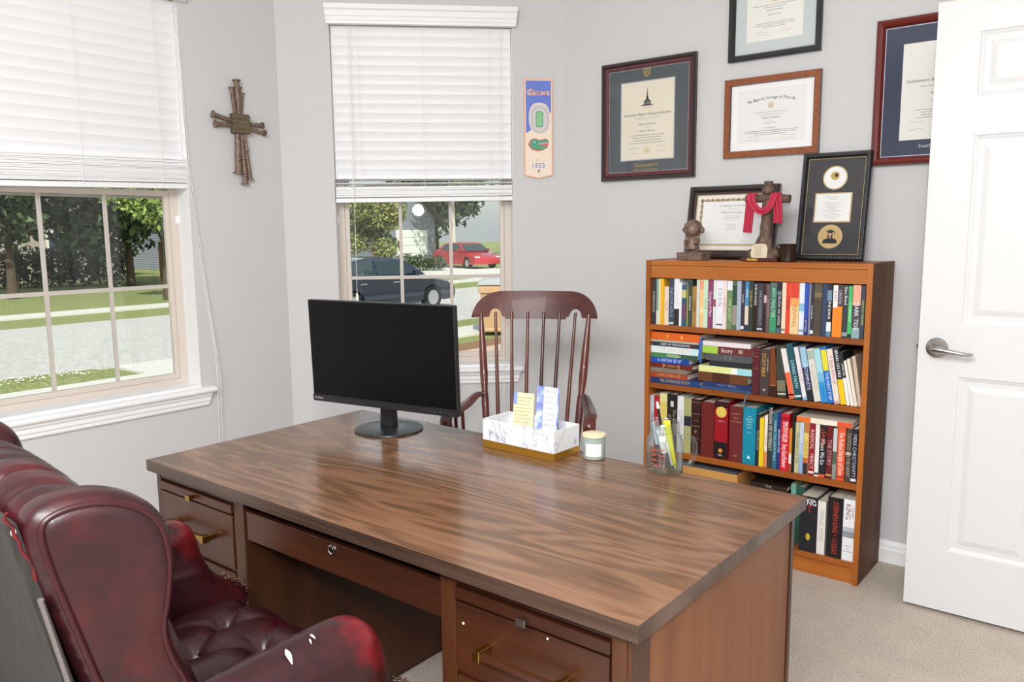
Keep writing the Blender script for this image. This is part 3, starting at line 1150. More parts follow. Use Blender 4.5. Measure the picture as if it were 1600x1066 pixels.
# bins
M_tanbin = mat('tan_bin', '#c9a27a', .6)
M_olbin = mat('dark_olive_bin', '#6b6a55', .6)
M_lidg = mat('grey_bin_lid', '#b9babd', .6)
def bin_(label, m, lid, x, y, rz):
    e = tag(empty('wheelie_bin', (x, y, G), rz), label, 'bin')
    b = MB()
    b.box(-.26, .26, -.28, .28, .06, .14, m)
    vs = [(-.25, -.27, .1), (.25, -.27, .1), (.25, .27, .1), (-.25, .27, .1), (-.31, -.36, 1.02), (.31, -.36, 1.02), (.31, .36, 1.02), (-.31, .36, 1.02)]
    b.add(vs, [(0, 3, 2, 1), (4, 5, 6, 7), (0, 1, 5, 4), (1, 2, 6, 5), (2, 3, 7, 6), (3, 0, 4, 7)], m)
    b.box(-.335, .335, -.385, .385, .86, 1.0, m)
    b.build('bin_body', e, bevel=.02)
    b = MB()
    b.prism([(-.35, 1.02), (.35, 1.02), (.34, 1.08), (.2, 1.13), (-.2, 1.13), (-.34, 1.08)], -.40, .40, lid, 'xz')
    fixn(b.build('lid', e, bevel=.01))
    for s_ in (-1, 1):
        b = MB(); b.lathe([(.12, -.03), (.12, .03)], M_tyre, 16, (s_ * .27, .26, .12), axis='x'); fixn(b.build('wheel', e, smooth=40))
    return e
bin_('tan wheeled bin with grey lid at the kerb behind the rocking chair', M_tanbin, M_lidg, -10.55, 12.65, R(40))
bin_('dark olive wheeled bin standing right behind the tan bin', M_olbin, M_olbin, -10.55, 13.95, R(30))

# ------------------------------------------------------------------ desk
def at(o):
    b = MB(); b.T = Matrix.Translation((-o[0], -o[1], -o[2])); return b
DO = (-1.345, 1.418, 0)
desk = tag(empty('writing_desk', DO), 'large double pedestal wooden desk with walnut laminate top, standing on the carpet', 'desk')
b = at(DO)
x0, x1, y0, y1, zt, zb = -2.111, -.581, 1.034, 1.802, .730, .700
e_ = .0012
b.box(x0 + e_, x1 - e_, y0 + e_, y1 - e_, zb + .0005, zt, M_top)
top = b.build('desktop', desk, bevel=.0008, seg=1)
b = at(DO)
for a in ((x0, x0 + e_, y0, y1), (x1 - e_, x1, y0, y1), (x0 + e_, x1 - e_, y0, y0 + e_), (x0 + e_, x1 - e_, y1 - e_, y1)):
    b.box(*a, zb, zt - .0004, M_topedge)
b.build('edge_band', top)

# pedestals
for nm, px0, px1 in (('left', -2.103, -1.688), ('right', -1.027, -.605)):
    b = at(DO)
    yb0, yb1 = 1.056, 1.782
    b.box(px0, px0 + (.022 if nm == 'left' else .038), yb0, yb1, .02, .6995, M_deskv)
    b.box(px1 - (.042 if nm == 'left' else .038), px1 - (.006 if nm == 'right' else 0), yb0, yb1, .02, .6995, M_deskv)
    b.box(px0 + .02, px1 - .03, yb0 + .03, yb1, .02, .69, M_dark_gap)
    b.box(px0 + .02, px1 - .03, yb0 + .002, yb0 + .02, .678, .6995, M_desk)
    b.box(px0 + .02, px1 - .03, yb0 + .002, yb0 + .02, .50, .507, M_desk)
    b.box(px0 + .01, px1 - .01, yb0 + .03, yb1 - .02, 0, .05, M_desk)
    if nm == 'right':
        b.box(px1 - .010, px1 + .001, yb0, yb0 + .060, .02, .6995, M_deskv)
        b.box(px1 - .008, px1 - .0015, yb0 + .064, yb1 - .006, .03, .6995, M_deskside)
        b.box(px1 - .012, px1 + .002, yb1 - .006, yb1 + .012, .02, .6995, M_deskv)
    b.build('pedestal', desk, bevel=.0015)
    dx0, dx1 = (px0 + .027, px1 - .047) if nm == 'left' else (px0 + .043, px1 - .040)
    b = at(DO)                                 # pull-out writing board
    b.box(dx0 - .002, dx1 + .002, yb0 - .006, yb0 + .3, .652, .6745, M_desk)
    bo = b.build('writing_board', desk, bevel=.002)
    xc = (dx0 + dx1) / 2
    b = at(DO)
    b.T = b.T @ Matrix.Translation((xc, yb0 - .006, .663))
    vs = [(-.004, 0, -.004), (.004, 0, -.004), (.004, 0, .004), (-.004, 0, .004), (-.011, -.018, -.0075), (.011, -.018, -.0075), (.011, -.018, .0075), (-.011, -.018, .0075)]
    b.add(vs, [(0, 3, 2, 1), (4, 5, 6, 7), (0, 1, 5, 4), (1, 2, 6, 5), (2, 3, 7, 6), (3, 0, 4, 7)], M_brass if nm == 'left' else M_nickel)
    k = fixn(b.build('knob', bo, bevel=.001))
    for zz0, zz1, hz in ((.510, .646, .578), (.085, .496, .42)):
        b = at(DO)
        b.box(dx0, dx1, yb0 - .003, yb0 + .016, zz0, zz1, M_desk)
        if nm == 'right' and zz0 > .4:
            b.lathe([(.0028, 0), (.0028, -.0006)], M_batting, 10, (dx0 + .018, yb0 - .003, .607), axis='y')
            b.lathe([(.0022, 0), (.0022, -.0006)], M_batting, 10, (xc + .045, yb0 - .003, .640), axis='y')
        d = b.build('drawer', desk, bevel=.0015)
        b = at(DO)
        b.T = b.T @ Matrix.Translation((xc, yb0 - .003, hz))
        for s_ in (-1, 1):
            b.box(s_ * .088 - .006, s_ * .088 + .006, -.034, 0, -.0075, .0075, M_brass)
            b.box(s_ * .088 - .0085, s_ * .088 + .0085, -.040, -.020, -.010, .010, M_brass)
        b.box(-.081, .081, -.037, -.025, -.0055, .0055, M_desk if nm == 'right' else M_brass)
        b.build('handle', d, bevel=.0015)
b = at(DO)
b.box(-1.683, -1.031, 1.060, 1.082, .596, .669, M_desk)
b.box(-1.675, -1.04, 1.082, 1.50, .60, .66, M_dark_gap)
cd = b.build('centre_drawer', desk, bevel=.002)
b = at(DO)
b.lathe([(.0115, 0), (.0115, -.003), (.009, -.0042), (.008, -.0022), (.006, -.0022), (.006, -.004), (.0015, -.004)], M_nickel, 24, (-1.357, 1.060, .652), axis='y')
fixn(b.build('lock', cd, smooth=40))
b = at(DO)
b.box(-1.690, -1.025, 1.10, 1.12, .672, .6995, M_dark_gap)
b.box(-1.690, -1.025, 1.758, 1.776, .26, .6995, M_deskv)
b.build('modesty_panel', desk)

# ------------------------------------------------------------------ monitor
mo = (-1.823, 1.662, .7305)
mon = tag(empty('computer_monitor', mo), 'black flat computer monitor on round base at the far left of the desk', 'monitor')
b = MB()
b.lathe([(.104, 0), (.106, .002), (.105, .005), (.098, .0075), (.03, .0095)], M_black_satin, 56)
fixn(b.build('base', mon, smooth=35))
MP = (-1.7709, 1.5850, 0.9766, 0.1624, -0.0322, 0.5400, 0.3187)
cx, cy_, cz, yaw, tilt, w, h = MP
rel = Vector((cx - mo[0], cy_ - mo[1], cz - mo[2]))
Rm = Matrix.Rotation(yaw, 4, 'Z') @ Matrix.Rotation(-tilt, 4, 'X')
TM = Matrix.Translation(rel) @ Rm
b = MB()
u_ = Rm.to_3x3() @ Vector((0, 1, 0))
p1 = rel + u_ * .040 + Vector((0, 0, -.10))
b.T = Matrix.Translation(Vector((0, 0, .009))) @ Matrix.Rotation(yaw, 4, 'Z')
b.add([(-.024, -.014, 0), (.024, -.014, 0), (.024, .016, 0), (-.024, .016, 0)] + [(x + 0, y + .0, p1.z) for x, y in ((-.021, -.012), (.021, -.012), (.021, .016), (-.021, .016))],
      [(0, 3, 2, 1), (4, 5, 6, 7), (0, 1, 5, 4), (1, 2, 6, 5), (2, 3, 7, 6), (3, 0, 4, 7)], M_black)
b.build('stand_neck', mon, bevel=.003)
b = MB(); b.T = TM
b.box(-w / 2, w / 2, 0, .018, -h / 2, h / 2, M_black)
b.box(-w / 2 + .04, w / 2 - .04, .018, .034, -h / 2 + .02, h / 2 - .03, M_black)
b.box(-.05, .05, .03, .075, -.10, .06, M_black)
hs = b.build('housing', mon, bevel=.002)
b = MB(); b.T = TM
b.box(-w / 2 + .0035, w / 2 - .0035, -.0008, .001, -h / 2 + .022, h / 2 - .0035, M_screen)
b.build('screen', mon)
b = MB(); b.T = TM
M_logo = mat('silver_lettering', '#b9bcc0', .4)
M_btn = mat('dim_button_marks', '#5a5c60', .5)
b.box(-w / 2, w / 2, -.002, .001, -h / 2, -h / 2 + .021, M_black)
b.text('ThinkVision', (-w / 2 + .023, -.0023, -h / 2 + .0105), (1, 0, 0), (0, 0, 1), .0065, M_logo, .034)
for k in range(6):
    x = w / 2 - .115 + k * .018
    b.box(x, x + .005, -.0023, -.001, -h / 2 + .009, -h / 2 + .0105 + (.0012 if k == 3 else 0), M_btn)
b.build('lower_bezel', mon)

# ------------------------------------------------------------------ marble and gold organiser, cards
M_marble = mat('white_marble_card', '#dadadc', .3)
t = NT(M_marble)
n1 = t.noise(t.mapped((1, 1, 1)), 7, 3, .6, 1.4)
f = t.math('ABSOLUTE', t.math('SUBTRACT', n1, .5))
t.color(t.ramp(f, [(0, '#a2a4b4'), (.012, '#cfd0d6'), (.032, '#dedee0')]))
M_gold = mat('gold_foil', '#b98a33', .32, .75)
ho = (-1.330, 1.741, .7302)
hold = tag(empty('desk_organiser', ho, -.03), 'white marbled open box with gold base, holding cards on the desk', 'organiser')
b = MB()
W_, D_ = .127, .058
b.box(-W_, W_, -D_, D_, 0, .021, M_gold)
b.build('gold_base', hold, bevel=.0006, seg=1)
b = MB()
k = .0035
hh = .082
b.box(-W_, W_, -D_, D_, .0212, .0245, M_marble)
for a in ((-W_, W_, -D_, -D_ + k), (-W_, W_, D_ - k, D_), (-W_, -W_ + k, -D_ + k, D_ - k), (W_ - k, W_, -D_ + k, D_ - k)):
    b.box(*a, .0245, hh, M_marble)
b.build('marble_tray', hold, bevel=.0006, seg=1)
M_cream = mat('cream_card', '#d8c7a6', .8)
M_blue = mat('blue_print', '#7f97cf', .8)
M_sky = mat('sky_card', '#7f8fd4', .7)
t = NT(M_sky)
t.color(t.ramp(t.noise(t.mapped((1, 1, 1)), 26, 3, .6), [(.38, '#6d73bd'), (.52, '#8fa3e2'), (.62, '#ccd2e2')]))
M_white_p = mat('white_print', '#d2d2d8', .8)
M_ink = mat('grey_ink', '#35353f', .9)
M_tink = mat('tan_ink', '#a8905e', .9)
b = MB()
b.box(-.033, .033, 0, .0016, 0, .132, M_cream)
b.box(-.033, -.021, -.0003, 0, .098, .132, M_blue)
for i in range(11):
    b.box(-.018 if i < 3 else -.028, .028 - (i % 3) * .006, -.0003, 0, .118 - i * .010, .1195 - i * .010, M_tink)
o = b.build('printed_card', loc=(-1.357, 1.738, .756), rot=(R(-6), 0, R(8)))
tag(o, 'cream printed card with a blue corner standing in the marbled box', 'card', 'cards in the marbled box')
b = MB()
b.box(-.018, .018, 0, .0012, 0, .070, M_white_p)
o = b.build('printed_card', loc=(-1.318, 1.752, .756), rot=(R(-6), 0, R(4)))
tag(o, 'short white card mostly hidden between the cream and the blue sky card', 'card', 'cards in the marbled box')
b = MB()
b.box(-.034, .034, 0, .0016, 0, .160, M_sky)
b.box(-.012, .029, -.0003, 0, .0, .160, M_white_p)
for i, tx in enumerate(('Where you go', 'I will go', 'where you stay', 'I will stay', 'your people', 'my people', 'and your God', 'my God', 'Ruth 1:16')):
    b.text(tx, (.0085, -.0004, .148 - i * .0155), (1, 0, 0), (0, 0, 1), .0042, M_ink, .034)
o = b.build('bookmark_card', loc=(-1.273, 1.733, .756), rot=(R(-4), R(2), R(8)))
tag(o, 'tall blue sky bookmark with a white text column standing in the marbled box', 'card', 'cards in the marbled box')

# ------------------------------------------------------------------ candle
M_candle = mat('frosted_sage_glass', '#93a09a', .35)
M_wax = mat('wax', '#cfd8d2', .6)
M_lidw = mat('pale_wood_lid', '#e0cda8', .6)
cd_ = tag(empty('candle', (-1.142, 1.778, .7302)), 'sage green glass candle with wooden lid between the marbled box and the jar', 'candle')
b = MB()
b.lathe([(.027, 0), (.0295, .002), (.030, .006), (.030, .059), (.0285, .060)], M_candle, 40)
jb = fixn(b.build('glass_cup', cd_, smooth=40))
b = MB()
b.lathe([(.029, .0605), (.0315, .061), (.0318, .064), (.0315, .0675), (.030, .0685)], M_lidw, 40)
fixn(b.build('lid', cd_, smooth=40))
b = MB()
M_label = mat('white_label', '#dcdcda', .6)
th0 = math.atan2(-1.778, 1.142)
vs, fs = [], []
N = 14
for i in range(N + 1):
    a = th0 - .80 + 1.50 * i / N
    for z in (.011, .045):
        for r_ in (.0301, .0304):
            vs.append((r_ * math.cos(a), r_ * math.sin(a), z))
for i in range(N):
    k = i * 4
    fs += [(k + 1, k + 5, k + 7, k + 3), (k, k + 2, k + 6, k + 4), (k + 2, k + 3, k + 7, k + 6), (k, k + 4, k + 5, k + 1)]
fs += [(0, 1, 3, 2), (4 * N, 4 * N + 2, 4 * N + 3, 4 * N + 1)]
b.add(vs, fs, M_label)
b2 = fixn(b.build('label', cd_))

# ------------------------------------------------------------------ mason jar mug with pens
def clear_glass(name, tint, ior=1.48, rough=0):
    m = mat(name, tint, rough, trans=1)
    m.node_tree.nodes['Principled BSDF'].inputs['IOR'].default_value = ior
    return m
M_jar = glass_pane('clear_jar_glass', '#f2f6f4', 1.75, 2.2, .62)
jo = (-.934, 1.782, .7302)
jar = tag(empty('mason_jar_mug', jo, math.atan2(.6235, .7818)), 'clear glass mason jar mug with handle holding pens, at the right end of the desk', 'jar')
b = MB()
outer = [(.001, .0), (.040, 0), (.044, .003), (.0465, .010), (.0465, .075), (.045, .085), (.040, .095), (.0365, .101), (.036, .106), (.0375, .108), (.0375, .111), (.036, .113), (.0375, .116), (.0375, .119), (.036, .121), (.036, .128), (.034, .130)]
inner = [(.033, .128), (.033, .104), (.037, .094), (.042, .083), (.0435, .074), (.0435, .012), (.040, .007), (.001, .006)]
b.lathe(outer + inner, M_jar, 48, close=False)
fixn(b.build('jar_body', jar, smooth=60))
b = MB()
b.tube([(.043, 0, .088), (.056, 0, .091), (.070, 0, .086), (.077, 0, .072), (.077, 0, .045), (.073, 0, .028), (.060, 0, .018), (.044, 0, .022)], [.008, .0065, .006, .006, .006, .006, .0065, .008], M_jar, 14)
fixn(b.build('handle', jar, smooth=60))
M_redink = mat('red_print', '#c8554a', .5)
b = MB()
g = random.Random(4)
for row in range(4):
    z = .066 - row * .013
    a = -2.45
    while a < -1.72:
        pts = []
        for k in range(4):
            pts.append((.0469 * math.cos(a), .0469 * math.sin(a), z + g.uniform(-.004, .004)))
            a += .022
        b.tube(pts, .0008, M_redink, 5)
        a += .02
b.build('red_printing', jar)
def pen(label, p, q, parts, clip=None):
    """parts: list of (t0, t1, r0, r1, mat)"""
    p, q = Vector(p), Vector(q)
    e = tag(empty('pen', p), label, 'pen', 'pens in the mason jar')
    d = q - p
    for i, (t0, t1, r0, r1, m, nm) in enumerate(parts):
        b = MB()
        b.tube([d * t0, d * (t0 + (t1 - t0) * .12), d * (t0 + (t1 - t0) * .88), d * t1], [r0, (r0 * .9 + r1 * .1) , (r0 * .1 + r1 * .9), r1], m, 12)
        b.build(nm, e, smooth=50)
    if clip:
        n_ = Vector((.62, -.78, 0))
        b = MB(); b.tube([d * clip[0] + n_ * .0065, d * clip[1] + n_ * .0068], .0012, clip[2], 6)
        b.build('clip', e)
    return e
ux, uy = .7818, .6235        # image right in plan
def J(a, dpt, z):            # a: along image right, dpt: towards the camera
    return (jo[0] + ux * a + .62 * dpt, jo[1] + uy * a - .78 * dpt, jo[2] + z)
M_pw = mat('white_pen', '#e2e2e4', .35)
M_pg = mat('grey_rubber_grip', '#5c5d62', .6)
M_pb = mat('black_pen', '#15161a', .35)
M_py = mat('highlighter_yellow', '#eee43a', .35)
M_pblue = mat('pale_blue_pen', '#b9cfe4', .3)
pen('white ballpoint pen with grey rubber grip leaning in the mason jar', J(.010, .016, .009), J(-.022, .020, .122), [(0, .06, .0012, .003, M_nickel, 'tip'), (.06, .40, .0070, .0082, M_pg, 'grip'), (.40, .92, .0082, .0078, M_pw, 'barrel'), (.92, 1, .003, .003, M_pblue, 'button')], (.62, .92, M_nickel))
pen('second white pen behind the grey-gripped one in the mason jar', J(.022, .004, .009), J(-.010, .008, .120), [(0, .08, .0012, .003, M_nickel, 'tip'), (.08, .9, .0078, .0078, M_pw, 'barrel'), (.9, 1, .004, .0035, M_pw, 'cap')], (.6, .9, M_pg))
pen('yellow highlighter leaning in the mason jar', J(.026, .014, .012), J(.002, .016, .134), [(0, .1, .002, .003, M_py, 'tip'), (.1, .5, .005, .006, M_py, 'barrel'), (.5, 1, .0070, .0085, M_py, 'cap')])
pen('black pen with white flecks sticking highest out of the mason jar', J(.012, -.006, .009), J(-.018, -.012, .178), [(0, .1, .0012, .003, M_pb, 'tip'), (.1, .9, .0032, .0032, M_pb, 'barrel'), (.9, 1, .0045, .0025, M_pw, 'cap')])
pen('pale blue pen at the left rim of the mason jar', J(-.006, .0, .009), J(-.030, .002, .128), [(0, .08, .0012, .003, M_pg, 'tip'), (.08, .3, .004, .0045, M_pg, 'grip'), (.3, 1, .0045, .0045, M_pblue, 'barrel')])
pen('dark grey pencil standing low in the mason jar', J(-.010, .012, .009), J(-.020, .010, .072), [(0, .1, .001, .003, M_pb, 'tip'), (.1, 1, .0033, .0033, M_pg, 'barrel')])

# ------------------------------------------------------------------ rocking chair
RCO, RCA = (-1.851, 2.375, 0), R(-151.5)
rc = tag(empty('rocking_chair', RCO, RCA), 'dark mahogany spindle-back rocking chair standing behind the desk by the window', 'rocking chair')
CW = .266
def back_pt(u, z):
    """a point on the leaning back; u is -1..1 at the crest"""
    k = (z - .43) / .58
    x = CW * u * (.80 + .20 * k)
    y = -.195 - .145 * k + .028 * (u * u) * k - .03 * (1 - u * u)
    return (x, y, z)
b = MB()
NS = 96
vs, fs = [], []
def crest_top(a):
    a = abs(a)
    return .980 + (.106 if a < .52 else .106 * max(0, 1 - ((a - .52) / .48) ** 2.3) ** .62) 
def crest_bot(u):
    a = abs(u)
    z = .980 - (.010 if a < .5 else 0)
    for c in (.645,):
        if abs(a - c) < .105:
            z += .034 * math.sqrt(max(0, 1 - ((a - c) / .105) ** 2))
    return z
for i in range(NS + 1):
    u = -1 + 2 * i / NS
    if abs(u) == 1:
        u *= .9995
    zt_, zb_ = max(crest_top(u), .982), crest_bot(u)
    zb_ = min(zb_, zt_ - .001)
    for z, dy in ((zb_, -.009), (zb_ + (zt_ - zb_) * .5, -.011), (zt_, -.007), (zt_, .007), (zb_ + (zt_ - zb_) * .5, .011), (zb_, .009)):
        p = back_pt(u, z)
        vs.append((p[0], p[1] + dy - (.012 * (1 - u * u)), z))
for i in range(NS):
    for k in range(6):
        j = (k + 1) % 6
        fs.append((i * 6 + k, i * 6 + j, (i + 1) * 6 + j, (i + 1) * 6 + k))
fs += [tuple(range(6)), tuple(range(NS * 6 + 5, NS * 6 - 1, -1))]
b.add(vs, fs, M_mahogx)
fixn(b.build('crest_rail', rc, smooth=35))
for i, u in enumerate((-.64, -.385, -.13, .13, .385, .64)):
    b = MB()
    zs_ = [.43, .6, .75, .88, 1.0]
    b.tube([back_pt(u, z) for z in zs_], [.0075, .0085, .0075, .0065, .006], M_mahog, 10)
    b.build('spindle', rc, smooth=60)
for s_ in (-1, 1):
    b = MB()
    b.tube([back_pt(s_ * .86, z) for z in (.43, .55, .64, .68, .74, .85, .95, .995)], [.013, .015, .016, .013, .017, .015, .010, .0085], M_mahog, 12)
    b.build('back_post', rc, smooth=60)
# seat, saddle shaped
b = MB()
so = [( -.20, -.24), (-.10, -.255), (0, -.26), (.10, -.255), (.20, -.24), (.245, -.12), (.27, .06), (.272, .19), (.22, .245), (.10, .262), (0, .265), (-.10, .262), (-.22, .245), (-.272, .19), (-.27, .06), (-.245, -.12)]
so = smooth_poly(so, 3)
pv, pf = pillow_geo(so, .042, .016, 4)
b.add([(a, c, .425 + h_ + .02 * max(0, (c - .12)) / .14 * 0) for a, c, h_ in pv], pf, M_mahogx)
fixn(b.build('seat', rc, smooth=50))
for s_ in (-1, 1):
    # arm with a rolled scroll end
    ap = [(s_ * CW * .86 * .90, -.265, .655), (s_ * .222, -.20, .672), (s_ * .245, -.10, .652), (s_ * .262, .02, .652), (s_ * .266, .07, .660), (s_ * .267, .110, .660), (s_ * .267, .135, .645), (s_ * .267, .137, .624), (s_ * .267, .123, .612)]
    b = MB()
    b.tube(smooth_poly(ap, 4, False), [.012 + .013 * min(1, i / 9) if i < 20 else .023 for i in range(len(smooth_poly(ap, 4, False)))], M_mahog, 14, flat=(.62, (0, .15, 1)))
    b.build('arm', rc, smooth=60)
    b = MB()
    b.tube([(s_ * .245, .11, .44), (s_ * .25, .112, .49), (s_ * .258, .113, .54), (s_ * .263, .114, .60), (s_ * .266, .115, .640)], [.010, .018, .013, .019, .012], M_mahog, 12)
    b.build('arm_post', rc, smooth=60)
    for y in (-.06, .05):
        b = MB()
        b.tube([(s_ * .245, y, .44), (s_ * .25, y + .01, .645)], [.008, .007], M_mahog, 10)
        b.build('arm_spindle', rc, smooth=60)
    for y, yy in ((.17, .21), (-.17, -.22)):
        b = MB()
        b.tube([(s_ * .20, y, .41), (s_ * .215, y + (yy - y) * .3, .32), (s_ * .228, y + (yy - y) * .6, .24), (s_ * .24, yy, .075)], [.012, .019, .015, .011], M_mahog, 12)
        b.build('leg', rc, smooth=60)
    b = MB()
    pts = [(s_ * .24, -.48 + .95 * k / 16, .012 + .30 * ((k / 16 - .58) ** 2)) for k in range(17)]
    b.tube(pts, .014, M_mahog, 10)
    b.T = Matrix.Identity(4)
    b.build('rocker', rc, smooth=60)
b = MB()
b.tube([(-.222, .19, .24), (0, .19, .24), (.222, .19, .24)], [.009, .015, .009], M_mahog, 10)
b.build('stretcher', rc, smooth=60)
b = MB()
b.tube([(-.222, -.195, .24), (0, -.195, .24), (.222, -.195, .24)], [.009, .015, .009], M_mahog, 10)
b.build('stretcher', rc, smooth=60)

# ------------------------------------------------------------------ bookcase
BX0, BX1, BY0, BY1, BH = -1.693, -.779, 3.038, 3.334, 1.211
BO = ((BX0 + BX1) / 2, (BY0 + BY1) / 2, 0)
bc = tag(empty('bookcase', BO), 'honey oak bookcase full of books against the right wall', 'bookcase')
SH = [(.066, .087), (.369, .394), (.6605, .683), (.9145, .937)]
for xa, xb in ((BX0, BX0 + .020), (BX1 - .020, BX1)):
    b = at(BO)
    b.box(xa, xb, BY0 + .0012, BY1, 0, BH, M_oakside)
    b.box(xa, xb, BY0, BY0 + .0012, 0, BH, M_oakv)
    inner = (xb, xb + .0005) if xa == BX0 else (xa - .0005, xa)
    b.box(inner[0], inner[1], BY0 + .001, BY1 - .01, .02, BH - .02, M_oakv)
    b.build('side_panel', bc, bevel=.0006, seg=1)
b = at(BO)
b.box(BX0 + .020, BX1 - .020, BY0 + .003, BY1, BH - .021, BH - .001, M_oak)
b.build('top_board', bc, bevel=.0006, seg=1)
b = at(BO)
b.box(BX0 + .0205, BX1 - .0205, BY0 + .0045, BY0 + .018, 1.137, BH - .0225, M_oak)
b.build('top_rail', bc, bevel=.0006, seg=1)
for z0, z1 in SH:
    b = at(BO)
    b.box(BX0 + .0205, BX1 - .0205, BY0 + .004, BY1 - .012, z0, z1, M_oak)
    b.build('shelf', bc, bevel=.0008, seg=1)
b = at(BO)
b.box(BX0 + .0205, BX1 - .0205, BY0 + .014, BY0 + .03, 0, .0655, M_oak)
b.build('plinth', bc)
b = at(BO)
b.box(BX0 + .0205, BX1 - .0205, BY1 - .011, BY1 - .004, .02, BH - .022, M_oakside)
b.build('back_panel', bc)
